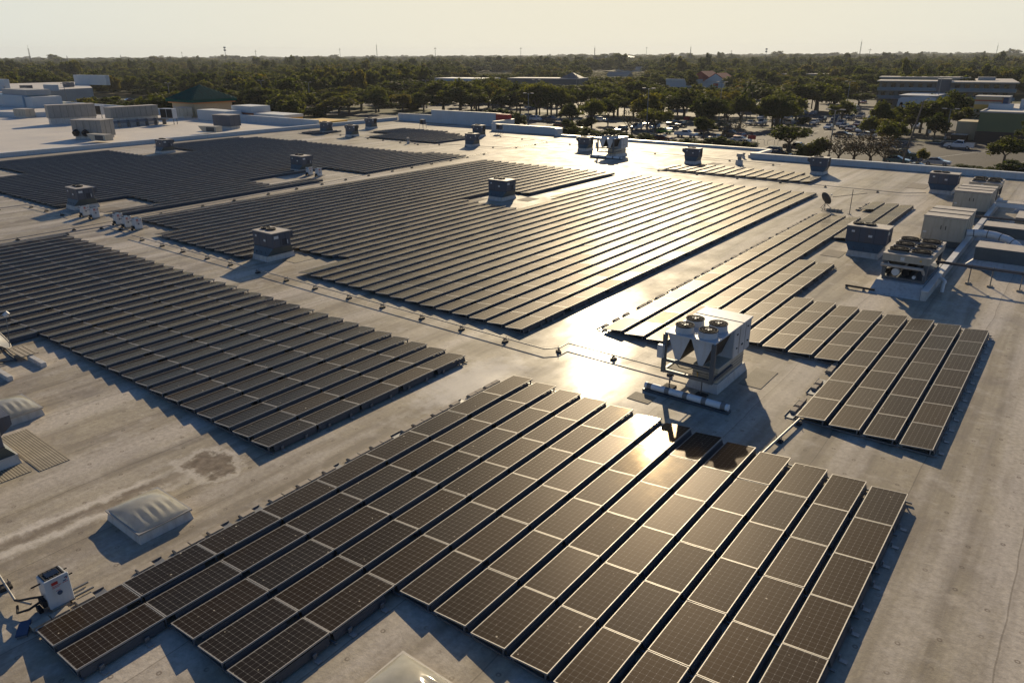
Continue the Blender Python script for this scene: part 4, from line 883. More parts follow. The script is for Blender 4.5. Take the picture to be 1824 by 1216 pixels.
for nm, x, y, w, h, rz in (('raised_facade', -335, 116, 14, 4.4, .9), ('raised_facade', -318, 128, 9, 2.2, .9), ('raised_facade', -372, 168, 26, 4.4, 1.0), ('raised_facade', -345, 108, 26, 1.6, .9)):
    m = MB(); m.bbox(-w / 2, w / 2, -1, 1, 0, h, M['parapet'], .1); o = m.build(nm, fb, (x, y, .1)); o.rotation_euler = (0, 0, rz - R(50))
for k, (x, y) in enumerate(((-318, 97), (-322, 104), (-332, 101), (-326, 122), (-352, 118), (-350, 148))):
    box_unit(x, y, .4, 4, 2.4, 1.8, ('grey box unit on the farthest left roof, nearest its front edge', 'grey box unit on the farthest left roof below the tall wall', 'grey box unit on the farthest left roof near the left border', 'grey box unit on the farthest left roof beside the trees', 'grey box unit far back on the farthest left roof', 'grey box unit between the two tall walls at far left')[k], 'hvac', .4)

# ------------------------------------------------------------------ poles
def light_pole(x, y, h, label, mat='galv', arms=2):
    r = empty('street_lamp', (x, y, GZ)); tag(r, label, 'street lamp', 'car park light poles')
    p = MB(); p.cyl((0, 0, 0), (0, 0, h), .15, M[mat], .1, n=8); p.build('pole', r); b = MB(); b.cyl((0, 0, 0), (0, 0, .75), .3, M['kerb'], n=10); b.build('pedestal', r)
    for s in (-1, 1):
        a = MB(); a.cyl((0, 0, h - .1), (s * 1.0, 0, h + .1), .05, M[mat], n=6); a.build('arm', r); l = MB(); l.bbox(s * 1.35 - .5, s * 1.35 + .5, -.22, .22, h + .02, h + .2, M['hvac_top'], .04); l.build('lamp_head', r)
POLES = [(-77.3, 175.3, 11.5, 'tall twin-head light pole right of the far condenser'), (-80.6, 230.4, 11.4, 'light pole in front of the red-roofed shop'), (-118, 178.2, 9.2, 'light pole just behind the low white parapet'), (-145, 219.4, 11.5, 'light pole among the trees left of the white van'),
         (-25.3, 154.9, 9.3, 'concrete light pole rising from the brown shrubs by the parapet'), (-12.5, 206.3, 7.1, 'light pole left of the brown planter'), (-228.5, 272, 10, 'light pole left of the pale low shop'), (-199.8, 330, 11, 'light pole before the pale houses'),
         (-270, 95, 11, 'light pole between the far white walls and the woods'), (-262, 110, 11.5, 'light pole above the farthest long white wall'), (-250, 140, 11, 'light pole just left of the green pyramid roof'), (-245, 175, 11, 'light pole right above the green pyramid roof'), (-225, 182, 10.5, 'light pole between the tower and the tall parapet'), (-200, 220, 10.5, 'light pole left above the tall parapet'),
         (-60, 300, 10, 'light pole before the white restaurant'), (-33, 318, 11, 'light pole in front of the stair tower')]
for a in POLES: light_pole(*a, 'concrete_pole' if 'concrete' in a[3] else 'galv')
r = empty('utility_pole', (-11.5, 153.7, GZ)); tag(r, 'tall leaning wooden utility pole beside the black pickup', 'utility pole'); m = MB(); m.cyl((0, 0, 0), (1.5, 1.2, 11.5), .2, M['wood_pole'], .13, n=8); m.build('pole', r); m = MB(); m.cyl((1.0, .8, 10.9), (1.9, 1.6, 10.9), .07, M['wood_pole'], n=6); m.build('crossarm', r)
MASTS = [(170, 84, 't'), (227, 96, 'p'), (310, 95, 'p'), (405, 90, 'p'), (472, 82, 'c'), (519, 87, 'p'), (649, 84, 'p'), (706, 78, 't'), (796, 83, 'p'), (928, 84, 'p'), (1042, 86, 't'), (1122, 85, 'p'), (1190, 86, 't'), (1253, 92, 'p'), (1307, 90, 'c'), (1452, 79, 't'), (1467, 91, 'p'), (1663, 87, 't'), (1683, 93, 'c'), (1760, 90, 't')]
BYM = ['far left', 'left of the red-tinged tree', 'left above the green pyramid', 'above the green pyramid', 'right above the green pyramid', 'left of the tall parapet', 'above the left unit cluster', 'above the tall parapet', 'above the red sign panel', 'above the dark shop', 'right of the dark shop', 'above the pale houses', 'left of the red roof', 'above the red roof', 'right of the red roof', 'tallest one right of the red roof', 'beside the tallest right-hand mast', 'above the apartment block', 'right above the apartment block', 'at the right end of the horizon']
for (px, py, t), where in zip(MASTS, BYM):
    D = rnd.uniform(1100, 1700); az = YAW - math.atan((px - 912) / F_PX / math.cos(PITCH)); h = (99.5 - py) * .8 / F_PX * D + 19.7
    r = empty('radio_mast', (CAM.x - math.sin(az) * D, CAM.y + math.cos(az) * D, GZ)); tag(r, f'thin {"lattice mast" if t == "t" else "cell tower" if t == "c" else "power pole"} on the horizon, {where}', 'mast', 'masts along the horizon')
    m = MB(); w = .9 if t == 't' else .6
    if t == 't':
        for k in range(3):
            u = 2.1 * k; m.cyl((w * math.cos(u), w * math.sin(u), 0), (w * .5 * math.cos(u), w * .5 * math.sin(u), h), .2, M['galv_dark'], n=4)
        for k in range(int(h / 3)): m.cyl((w * math.cos(k * 2.1), w * math.sin(k * 2.1), k * 3), (w * math.cos(k * 2.1 + 2.1), w * math.sin(k * 2.1 + 2.1), k * 3 + 3), .1, M['galv_dark'], n=4)
    else: m.cyl((0, 0, 0), (0, 0, h), .38, M['galv_dark'], .25, n=6)
    m.build('mast', r)
    a = MB()
    if t == 'c':
        for z in (h - .5, h - 4): a.cyl((0, 0, z - 1), (0, 0, z + 1), 1.6, M['galv'], n=8)
    elif t == 'p': a.cyl((-2.5, 0, h - 2), (2.5, 0, h - 2), .25, M['wood_pole'], n=5)
    else: a.cyl((0, 0, h), (0, 0, h + 4), .15, M['galv'], n=5)
    a.build('antenna', r)
for x, y, l in ((-15.3, 201.3, 'small white sign on a post in front of the planted island'), (-48.0, 172.5, 'small sign on a post beside the trolley bay')):
    r = empty('road_sign', (x, y, GZ)); tag(r, l, 'sign', 'small road signs'); m = MB(); m.cyl((0, 0, 0), (0, 0, 2.6), .04, M['galv'], n=6); m.build('post', r); m = MB(); m.box(-.35, .35, -.04, -.01, 1.8, 2.6, M['sticker' if 'white' in l else 'galv_dark']); m.build('plate', r)
r = empty('trolley_bay', (-47.2, 171.5, GZ)); tag(r, 'trolley bay with thin rails and a red panel in the car park', 'trolley bay')
m = MB(); m.box(-1.3, .6, -.05, .05, 1.0, 1.9, M['red']); m.build('red_panel', r)
for k in range(5): m = MB(); x = -1.3 + 2.4 * k; m.tube([(x, 0, 0), (x, 0, 1.0), (x + 1.4, .6, 1.0), (x + 1.4, .6, 0)], .035, M['galv'], 5); m.build('rail', r)
m = MB(); m.bbox(-2.6, 2.6, -1.2, 1.2, .3, 2.6, M['orange'], .05); m.box(-2.7, 2.7, -1.3, 1.3, .1, .29, M['black']); o = m.build('skip_container', None, (-56.5, 345, GZ)); tag(o, 'orange container at the back of the car park beside the white restaurant', 'container')
m = MB(); m.bbox(-.8, .8, -.5, .5, .2, 1.2, M['red'], .05); o = m.build('red_bin', None, (-88, 222.5, GZ)); tag(o, 'small red bin under the twin-trunk trees', 'bin')

# ------------------------------------------------------------------ cars
def car_meshes(kind):
    # local: length along x (front at +x), base on the ground
    if kind == 'sedan': L, W, H = 4.7, 1.8, 1.43; body = [(-2.35, .5), (-2.3, .85), (-1.75, .95), (1.0, .95), (2.1, .8), (2.33, .6), (2.33, .3), (-2.33, .3)]; top = [(-1.75, .951), (-1.15, 1.38), (.1, 1.43), (1.05, .951)]
    elif kind == 'hatch': L, W, H = 4.1, 1.75, 1.5; body = [(-2.05, .5), (-2.02, .95), (1.0, .98), (1.85, .82), (2.05, .6), (2.05, .3), (-2.03, .3)]; top = [(-2.0, .951), (-1.65, 1.46), (.0, 1.5), (1.05, .951)]
    elif kind == 'suv': L, W, H = 4.7, 1.9, 1.75; body = [(-2.35, .5), (-2.32, 1.05), (1.0, 1.08), (2.15, .95), (2.35, .7), (2.35, .35), (-2.33, .35)]; top = [(-2.3, 1.081), (-2.0, 1.68), (.1, 1.75), (1.05, 1.081)]
    elif kind == 'van': L, W, H = 5.2, 2.0, 2.1; body = [(-2.6, .5), (-2.6, 1.15), (1.6, 1.15), (2.4, 1.0), (2.6, .7), (2.6, .35), (-2.6, .35)]; top = [(-2.58, 1.151), (-2.5, 2.05), (.9, 2.1), (1.7, 1.151)]
    else: L, W, H = 5.8, 2.0, 1.85; body = [(-2.9, .55), (-2.9, 1.12), (1.0, 1.15), (2.65, 1.1), (2.9, .8), (2.9, .45), (-2.9, .45)]; top = [(-1.0, 1.151), (-.75, 1.8), (.55, 1.85), (1.3, 1.151)]
    return L, W, H, body, top
def loft(m, prof, w0, w1, z0, z1, mat):
    # profile extruded across the width, narrowing upwards
    n = len(prof); wid = lambda z: w0 + (w1 - w0) * max(0, min(1, (z - z0) / (z1 - z0)))
    A = [(x, -wid(z) / 2, z) for x, z in prof]; B = [(x, wid(z) / 2, z) for x, z in prof]
    m.mesh(A + B, [tuple(range(n))[::1], tuple(range(2 * n - 1, n - 1, -1))] + [(k, n + k, n + (k + 1) % n, (k + 1) % n) for k in range(n)], mat)
_wheel = None
def make_car(kind, colour):
    global _wheel
    L, W, H, body, top = car_meshes(kind); r = empty('parked_car'); pm = M['car_' + colour]; bm = MB()
    loft(bm, body, W, W * .97, .3, .95, pm); zt = top[0][1]; loft(bm, top, W * .95, W * .74, zt, H, pm)
    if kind == 'pickup':
        bm.box(-2.8, -1.05, -.85, .85, 1.1505, 1.156, M['black'])
        for a in ((-2.9, -1.02, -.99, -.87), (-2.9, -1.02, .87, .99), (-2.9, -2.8, -.869, .869)): bm.box(a[0], a[1], a[2], a[3], 1.13, 1.32, pm)
    bm.build('body', r); n = len(top); wid = lambda z: W * .95 + (W * .74 - W * .95) * (z - zt) / (H - zt)
    g = .012; inset = lambda p, q, a: (p[0] + (q[0] - p[0]) * a, p[1] + (q[1] - p[1]) * a)
    # front and rear screens
    for nm, p, q, s in (('windshield', top[3], top[2], 1), ('rear_window', top[0], top[1], -1)):
        a, b2 = inset(p, q, .1), inset(p, q, .9); w = MB(); ox = s * .02
        w.face([(a[0] + ox, -wid(a[1]) / 2 + .1, a[1] + .012), (a[0] + ox, wid(a[1]) / 2 - .1, a[1] + .012), (b2[0] + ox, wid(b2[1]) / 2 - .1, b2[1] + .012), (b2[0] + ox, -wid(b2[1]) / 2 + .1, b2[1] + .012)], M['glass']); w.build(nm, r)
    cx = sum(p[0] for p in top) / 4; cz = sum(p[1] for p in top) / 4
    for s in (-1, 1):
        q = [(cx + (x - cx) * .86, cz + (z - cz) * .74) for x, z in top]; w = MB(); w.face([(x, s * (wid(z) / 2 + .012), z) for x, z in q], M['glass']); w.build('side_window', r)
        h = MB(); h.box(L / 2 - .16, L / 2 + .004, s * W * .33 - .2, s * W * .33 + .2, .62, .76, M['headlight']); h.build('headlight', r); h = MB(); h.box(-L / 2 - .006, -L / 2 + .1, s * W * .38 - .14, s * W * .38 + .14, .72, .9, M['tail']); h.build('tail_light', r)
    if _wheel is None:
        w = MB(); w.cyl((0, -.11, 0), (0, .11, 0), .33, M['tyre'], n=14); w.cyl((0, -.115, 0), (0, .115, 0), .2, M['rim'], n=10); _wheel = w.data('wheel')
    for x in (-L * .29, L * .3):
        for y in (-W / 2 + .1, W / 2 - .1): inst('wheel', _wheel, r, (x, y, .33), (0, 0, 0), (1.1, 1, 1.1) if kind in ('pickup', 'suv') else (1, 1, 1))
    return r
CARS = [('pickup','white',-6.9,187.7),('pickup','black',-13.4,163.3),('sedan','teal',-12.7,154.7),('sedan','silver',-6.1,156.3),('sedan','navy',-7.4,146.3),('sedan','white',-24.4,235.8),('suv','white',-31.5,251.0),('suv','black',-30.2,256.8),('hatch','blue',-65.5,266.8),('hatch','steel',-62.0,266.6),('pickup','black',-57.0,278.0),('suv','white',-59.8,298.4),('suv','silver',-57.0,301.2),('sedan','red',-64.2,342.5),('suv','black',-51.9,241.4),('sedan','silver',-51.0,231.2),('sedan','white',-43.3,218.7),('suv','grey',-49.6,248.5),('suv','navy',-46.6,236.0),('suv','silver',-43.2,230.5),('suv','charcoal',-46.6,253.8),('hatch','black',-40.1,222.0),('sedan','maroon',-36.9,216.2),('sedan','silver',-33.9,214.4),('sedan','black',-34.3,199.1),('sedan','silver',-29.2,201.0),('suv','silver',-42.6,266.8),('sedan','white',-40.6,254.0),('suv','grey',-45.8,262.9),('suv','grey',-30.9,215.6),('sedan','grey',-35.6,228.0),('hatch','red',-38.9,231.4),('hatch','white',-37.2,250.8),('suv','silver',-56.3,226.0),('van','white',-64.3,248.1),('sedan','silver',-65.8,219.0),('suv','silver',-63.0,220.3),('sedan','silver',-60.2,226.4),('suv','silver',-70.1,240.1),('sedan','black',-67.3,197.0),('sedan','charcoal',-70.1,207.7),('pickup','charcoal',-67.2,187.4),('suv','black',-57.2,183.4),('sedan','red',-53.9,180.4),('sedan','grey',-58.0,174.4),('sedan','white',-55.0,167.9),('sedan','grey',-53.3,160.9),('sedan','silver',-50.6,172.8),('sedan','navy',-47.0,166.6),('pickup','black',-34.3,163.3),('suv','black',-36.9,154.0),('sedan','black',-33.9,150.9),('sedan','white',-109.1,205.1),('sedan','grey',-110.0,197.7),('suv','charcoal',-86.2,177.8),('suv','white',-86.6,187.0),('hatch','white',-83.7,192.4),('sedan','black',-89.5,199.6),('hatch','green',-75.1,181.3),('sedan','grey',-76.3,188.4),('suv','navy',-80.2,201.8),('pickup','white',-66.5,176.4),('sedan','maroon',-67.9,166.0),('sedan','grey',-73.6,170.6),('sedan','black',-85.3,206.4),('sedan','silver',-95.6,170.9),('sedan','grey',-92.0,163.8),('suv','white',-126.5,194.1),('pickup','navy',-120.8,194.1),('suv','maroon',-107.3,180.0),('suv','white',-134.0,196.0),('sedan','navy',-158.0,231.7),('sedan','white',-161.6,208.9),('sedan','maroon',-152.0,201.6),('sedan','silver',-164.4,202.6),('sedan','white',-156.7,195.4),('sedan','grey',-136.9,203.0),('sedan','white',-356.7,177.0),('sedan','maroon',-352.1,174.2)]
ALONG_X = {0, 1, 2, 3, 4, 10, 24, 25, 39, 40, 42, 47, 48, 49, 50, 51, 52, 53, 58, 61, 62, 63, 65, 66, 67, 68, 69}
LAND = [('the olive-green shop', (3, 205, -3)), ('the brown planter', (-9.6, 207, -6)), ('the white restaurant', (-40, 310, -4)), ('the trolley bay', (-47, 172, -6)), ('the brown bare shrubs', (-19, 153, -5)), ('the far condenser', (-33, 81, 1)), ('the red sign panel', (-69, 105, 1)),
        ('the tall parapet', (-80, 105.7, 1)), ('the red-roofed shop', (-153, 395, 1)), ('the dark long shop', (-280, 415, -3)), ('the pale low shop', (-325, 385, -3)), ('the green pyramid roof', (-145, 91, 6)), ('the stair tower', (-36, 336, 0)), ('the apartment block', (-50, 334, 0)),
        ('the low white parapet', (-60, 99.5, 0)), ('the orange blossom tree', (-100, 296, -3)), ('the far strip of panels', (-14, 76, 0)), ('the striped sign tower', (-6.5, 222, 1)), ('the farthest white walls', (-350, 140, 1)), ('the leaning utility pole', (-11, 154, -2)), ('the concrete light pole', (-25, 155, -2)),
        ('the yellow facade block', (-113, 90, 0)), ('the blue facade', (-215, 82, 1)), ('the twin-coil condenser', (-110, 74, 1)), ('the pale houses', (-450, 825, -5)), ('the left unit cluster', (-84, 79, 1)), ('the far-right parapet', (8, 89.7, 0)), ('the far school block', (-140, 524, -3))]
LANDP = [(n, seen_at(P), (Vector(P) - CAM).length) for n, P in LAND]
def where(P, avoid=None):
    x, y = seen_at(P); dist = (Vector(P) - CAM).length
    n, (lx, ly), ld = min(LANDP, key=lambda t: abs(t[1][0] - x) + 1.5 * abs(t[1][1] - y))
    if abs(lx - x) > 22: rel = 'left of' if x < lx else 'right of'
    else: rel = 'behind' if dist > ld else 'in front of'
    return f'{rel} {n}'
_descr = []
def describe(o, head, P, tail=''): _descr.append((o, head, where(P), seen_at(P)[0]))
def settle():
    seen = {}
    for t in _descr: seen.setdefault((t[1], t[2]), []).append(t)
    for (head, w), L in seen.items():
        L.sort(key=lambda t: t[3])
        for k, t in enumerate(L):
            t[0]['label'] = f'{head} {w}' if len(L) == 1 else f'{head} {w}, {ordinal(k + 1)} from left'
cars = {}
for k, (kind, c, x, y) in enumerate(CARS):
    key = (kind, c); o = make_car(kind, c) if key not in cars else copy_tree(cars[key]); cars.setdefault(key, o)
    o.location = (x, y, GZ + .003); o.rotation_euler = (0, 0, (0 if k % 5 else math.pi) + rnd.gauss(0, .03) if k in ALONG_X else (-math.pi / 2 if rnd.random() < .7 else math.pi / 2) + rnd.gauss(0, .03))
    tag(o, None, 'car', 'cars parked in the lot'); word = {'suv': 'suv', 'hatch': 'hatchback', 'sedan': 'saloon car', 'van': 'van', 'pickup': 'pickup truck'}[kind]
    describe(o, f'{c if c not in ("steel",) else "slate blue"} {word} parked', (x, y, GZ))

# ------------------------------------------------------------------ trees
def crown_mesh(name, seed, kind):
    # unit crown: base at z 0, top at z 1, about 1 wide
    g = np.random.default_rng(seed); P = []; N = []
    if kind == 'oak' or kind == 'wood':
        nl = 32 if kind == 'oak' else 26; zc, rz = (.62, .37) if kind == 'oak' else (.5, .48)
        for l in range(nl):
            while True:
                v = g.normal(size=3); v /= np.linalg.norm(v)
                if v[2] > -.55: break
            q = g.uniform(.4, 1.12); c = np.array([v[0] * .36 * q, v[1] * .36 * q, zc + v[2] * rz * .72 * q]); r = g.uniform(.06, .17)
            n = int(150 * (r / .15) ** 1.6); d = g.normal(size=(n, 3)); d /= np.linalg.norm(d, axis=1)[:, None]; rr = r * g.uniform(.3, 1.25, size=(n, 1))
            P.append(c + d * rr * np.array([1, 1, .85])); N.append(d)
        sz = .033 if kind == 'oak' else .046
    elif kind == 'bush':
        for l in range(22):
            a = g.uniform(0, 6.28); q = g.uniform(0, .4); c = np.array([q * math.cos(a), q * math.sin(a), g.uniform(.15, .8) * (1 - q * .6)]); r = g.uniform(.1, .2); n = 110; d = g.normal(size=(n, 3)); d /= np.linalg.norm(d, axis=1)[:, None]; P.append(c + d * r * g.uniform(.3, 1.1, size=(n, 1))); N.append(d)
        sz = .042
    elif kind == 'twig':
        n = 900; d = g.normal(size=(n, 3)); d /= np.linalg.norm(d, axis=1)[:, None]; q = g.uniform(.3, 1, size=(n, 1)) ** .5; P.append(np.array([0, 0, .62]) + d * q * np.array([.5, .5, .38])); N.append(d); sz = .022
    P = np.concatenate(P); N = np.concatenate(N); n = len(P)
    up = g.normal(size=(n, 3)) * .8 + N + np.array([0, 0, .25]); up /= np.linalg.norm(up, axis=1)[:, None]
    t = np.cross(up, g.normal(size=(n, 3))); t /= np.linalg.norm(t, axis=1)[:, None]; b = np.cross(up, t); s = sz * g.uniform(.55, 1.3, size=(n, 1)); asp = g.uniform(.5, 1, size=(n, 1))
    V = np.stack([P - t * s - b * s * asp * .3, P + b * s * asp * -1.0 + t * s * .2, P + t * s + b * s * asp * .3, P + b * s * asp], 1).reshape(-1, 3)
    V[:, 2] = np.maximum(V[:, 2], .01)
    me = bpy.data.meshes.new(name); me.from_pydata(V.tolist(), [], np.arange(4 * n).reshape(-1, 4).tolist())
    me.materials.append({'oak': M['oak'], 'wood': M['oak'], 'bush': M['bushleaf'], 'twig': M['twig']}[kind]); me.update(); return me
def trunk_mesh(name, seed, kind):
    g = random.Random(seed); m = MB(); mat = M['bark'] if kind != 'palm' else M['palm_bark']
    if kind == 'palm':
        p = Vector((0, 0, 0)); 
        for k in range(5): q = Vector((.02 * math.sin(k), .02 * k * .3, (k + 1) * .18)); m.cyl(p, q, .03 - .003 * k, mat, .027 - .003 * k, n=7, caps=False); p = q
        return m.data(name)
    th = .3 if kind == 'oak' else .16 if kind == 'twig' else .1
    p = Vector((0, 0, 0)); q = Vector((g.uniform(-.02, .02), g.uniform(-.02, .02), th)); m.cyl(p, q, .045, mat, .034, n=8, caps=False)
    def limb(a, d, L, r, depth):
        b = a + d * L; m.cyl(a, b, r, mat, r * .62, n=5, caps=False)
        if depth > 0:
            for k in range(3 if kind == 'twig' else 2): nd = (d + Vector((g.uniform(-.7, .7), g.uniform(-.7, .7), g.uniform(-.1, .5)))).normalized(); limb(b, nd, L * .72, r * .6, depth - 1)
    for k in range(5):
        a = 2 * math.pi * k / 5 + g.uniform(-.4, .4); limb(q, Vector((math.cos(a) * .75, math.sin(a) * .75, g.uniform(.6, 1.1))).normalized(), g.uniform(.17, .24), .022, 3 if kind == 'twig' else 2)
    return m.data(name)
def palm_crown(seed):
    g = random.Random(seed); m = MB()
    for k in range(34):
        a = g.uniform(0, 6.28); e = g.uniform(-.3, 1.2); L = g.uniform(.38, .5); p = Vector((0, 0, .9)); d = Vector((math.cos(a) * math.cos(e), math.sin(a) * math.cos(e), math.sin(e))); sd = Vector((-math.sin(a), math.cos(a), 0))
        for s in range(5):
            q = p + d * (L / 5); w = .05 * (1 - abs(s - 1.5) / 4); w2 = .05 * (1 - abs(s - .5) / 4.2)
            m.face([p - sd * w, q - sd * w2, q, p], M['frond']); m.face([p, q, q + sd * w2, p + sd * w], M['frond']); p = q; d = (d + Vector((0, 0, -.28))).normalized()
    return m.data('crown')
CR = {'oak': [crown_mesh('crown', 10 + k, 'oak') for k in range(6)], 'bush': [crown_mesh('crown', 30 + k, 'bush') for k in range(4)], 'twig': [crown_mesh('crown', 50 + k, 'twig') for k in range(3)], 'palm': [palm_crown(3), palm_crown(4)], 'wood': [crown_mesh('crown', 70 + k, 'wood') for k in range(5)]}
TK = {'oak': [trunk_mesh('trunk', 10 + k, 'oak') for k in range(4)], 'bush': [trunk_mesh('trunk', 30, 'bush')], 'twig': [trunk_mesh('trunk', 50 + k, 'twig') for k in range(3)], 'palm': [trunk_mesh('trunk', 60, 'palm')], 'wood': [trunk_mesh('trunk', 80, 'bush')]}
CR['autumn'] = [c.copy() for c in CR['oak'][:1]]; CR['autumn'][0].materials[0] = M['autumn']; TK['autumn'] = TK['oak']
TREES = [('oak',-11.1,222.6,7.3,9.0),('oak',-13.9,199.7,6.5,4.9),('oak',-20.7,220.8,8.6,7.4),('oak',-16.4,235.2,10.0,8.4),('oak',3.7,165.5,5.0,5.6),('oak',5.9,188.2,7.9,5.9),('lean',-9.4,152.6,4.2,4.2),('oak',-18.2,173.5,6.8,6.5),('oak',-26.6,211.4,6.3,6.1),('bush',6.0,153.1,2.6,5.5),('bush',-.6,149.2,1.5,5.0),('bush',3.0,150.1,1.4,3.0),('bush',-27.3,151.4,5.2,5.8),('twig',-22.6,151.6,4.3,4.4),('twig',-19.9,152.5,4.5,5.0),('twig',-17.1,153.6,4.7,5.2),('twig',-14.6,154.0,3.9,4.2),('palm',-36.3,215.7,5.0,4.0),('oak',-34.8,159.4,6.3,9.1),('oak',-55.9,212.1,8.0,12.7),('oak',-61.3,175.4,5.7,5.4),('twig',-59.5,188.5,4.0,8.0),('palm',-74.2,237.3,10.5,5.4),('palm',-74.9,235.8,8.8,4.6),('palm',-74.0,240.2,9.4,4.7),('oak',-70.6,212.9,6.8,5.0),('oak',-86.6,193.2,9.2,7.1),('oak',-76.8,179.4,6.4,6.9),('twig',-80.0,172.5,7.5,5.6),('oak',-91.0,226.8,8.6,10.2),('oak',-86.5,226.4,7.6,7.2),('oak',-113.0,219.5,6.8,7.5),('oak',-102.4,198.0,7.0,4.1),('twig',-117.5,212.8,7.0,6.0),('oak',-129.5,223.3,8.8,5.9),('bush',-100.8,183.4,3.8,4.2),('bush',-101.4,174.7,3.8,3.5),('bush',-84.4,159.3,3.2,4.8),('bush',-80.6,162.0,2.9,4.8),('bush',-76.2,161.8,1.8,3.6),('bush',-47.3,156.7,2.4,3.7),('bush',-43.9,157.8,2.3,4.2),('bush',-52.2,159.7,2.3,3.6),('bush',-57.3,161.6,1.6,3.9),('oak',-138.8,211.0,10.5,8.6),('oak',-130.2,210.9,9.4,6.9),('oak',-137.1,215.2,10.0,5.9),('oak',-155.9,222.2,9.5,5.8),('oak',-173.6,221.2,9.6,6.5),('oak',-172.5,225.7,9.1,5.7),('oak',-174.0,230.4,9.3,5.8),('oak',-185.6,254.1,8.8,7.2),('bush',-137.4,189.3,4.7,8.0),('bush',-119.5,174.9,4.8,5.0),('oak',-110.2,188.0,5.8,5.4),('oak',-167.9,204.2,10.6,12.2),('oak',-159.3,200.4,7.7,7.9),('oak',-185.0,213.7,10.4,10.8),('oak',-210.7,194.9,7.3,9.1),('oak',-210.7,202.4,8.5,6.6),('oak',-234.9,241.4,9.6,17.8),('oak',-228.1,240.8,6.9,6.5),('oak',-219.0,237.2,9.3,8.8),('oak',-198.7,174.0,6.3,11.2),('bush',-213.5,210.4,3.7,6.4),('bush',-198.7,208.5,3.4,8.8),('bush',-202.1,165.6,3.8,9.9),('oak',-211.1,168.9,7.7,6.9),('oak',-217.7,167.7,8.6,7.0),('oak',-218.3,160.9,7.3,7.3),('oak',-228.9,163.6,6.5,7.5),('oak',-118.1,231.0,8.8,7.9),('oak',-109.9,227.4,8.2,6.9),('oak',-101.3,236.1,7.7,7.7),('oak',-93.6,253.6,8.5,6.8),('autumn',-100.3,296.5,8.4,7.2),('oak',-92.1,289.9,8.9,13.1),('oak',-84.3,283.7,8.2,10.6),('oak',-71.1,278.4,9.6,14.2),('oak',-67.0,288.0,9.8,12.4),('oak',-59.7,278.2,9.0,7.9),('oak',-67.6,312.4,8.7,8.8),('oak',-66.9,322.2,9.3,8.0),('oak',-66.6,374.5,6.8,7.7),('oak',-62.8,329.3,5.4,9.0),('oak',-35.4,319.5,5.4,8.4),('oak',-27.3,321.2,5.2,6.2),('oak',-26.6,224.3,6.6,6.1),('oak',-21.7,214.8,6.1,5.2),('oak',-26.8,194.8,5.9,5.7),('oak',-24.0,193.7,5.7,5.4),('bush',-53.6,229.0,2.8,4.4),('oak',-341.2,209.7,6.7,8.8),('oak',-245.8,109.8,6.2,9.5),('oak',-242.6,113.2,6.7,9.5),('oak',-241.2,118.4,6.5,9.6),('oak',-240.9,123.0,6.4,8.7),('oak',-243.1,130.6,6.5,9.9),('oak',-238.3,134.9,8.1,10.6),('oak',-237.8,139.4,8.4,9.4),('oak',-239.3,150.0,8.2,9.3),('oak',-242.2,158.3,8.3,9.8),('oak',-246.6,168.3,8.5,10.5),('bush',-227.5,140.9,3.3,8.2),('bush',-205.5,144.9,3.7,7.6),('bush',-199.2,152.5,2.9,7.6),('oak',-95.5,246.1,6.5,7.4),('oak',-142.1,231.4,8.9,7.1),('oak',-149.4,264.6,8.7,8.3),('oak',-149.3,273.2,8.9,8.9),('oak',-142.6,286.5,9.3,9.1),('oak',-141.7,301.1,7.7,7.4),('oak',-118.5,261.2,8.3,7.7),('oak',-115.0,271.0,7.5,7.9),('oak',-171.6,250.1,9.2,8.3),('oak',-176.4,264.7,9.1,7.3),('oak',-200.9,268.2,10.1,8.7),('oak',-216.7,279.4,10.1,11.8)]
WORD = dict(oak='round oak tree', bush='leafy shrub', twig='bare twiggy tree', palm='palm tree', lean='small leaning tree', autumn='orange-flowered tree', wood='dark woodland tree')
count_trees = 0
def tree(kind, x, y, h, w, z=GZ, group='trees of the car park', size=True):
    global count_trees; count_trees += 1
    r = empty('shrub' if kind == 'bush' else 'palm_tree' if kind == 'palm' else 'tree', (x, y, z), rnd.uniform(0, 6.28)); k = 'oak' if kind == 'lean' else kind
    c = inst('crown', rnd.choice(CR[k]), r, (0, 0, 0), (0, 0, 0), (w * rnd.uniform(1.05, 1.4), w * rnd.uniform(1.05, 1.4), h)); t = inst('trunk', rnd.choice(TK[k]), r, (0, 0, 0), (0, 0, 0), (w, w, h) if k != 'palm' else (h * .35, h * .35, h))
    if kind == 'lean': r.rotation_euler = (0, R(34), 0); r.scale = (.5, .5, .95)
    if kind == 'palm': c.scale = (w * .9, w * .9, w * .9); c.location = (0, 0, h - w * .82)
    cat = 'shrub' if kind == 'bush' else 'palm' if kind == 'palm' else 'tree'; tag(r, None, cat, group)
    sz = ('tall ' if h > 8 else 'low ' if h < 5.6 else 'mid-sized ') if kind == 'oak' else ''
    describe(r, sz + WORD[kind], (x, y, z + h * .6)); return r
for kind, x, y, h, w in TREES:
    if kind == 'twig' and x > -25: h *= 1.2; w *= 1.45
    tree(kind, x, y, h * (1.1 if kind == 'oak' and x < -65 else 1), w * ((1.2 if x < -65 else 1.05) if kind in ('oak', 'bush') else 1))
g1 = random.Random(21)
for x0, x1, y0, y1, n in ((-72, -42, 206, 262, 9), (-30, -14, 205, 240, 3), (-165, -95, 206, 222, 9), (-130, -75, 224, 250, 12), (-230, -140, 225, 262, 16), (-120, -62, 255, 300, 12), (-235, -180, 180, 225, 12), (-110, -60, 176, 200, 5)):
    for k in range(n): tree('oak', g1.uniform(x0, x1), g1.uniform(y0, y1), g1.uniform(6.5, 9.8), g1.uniform(6, 10))
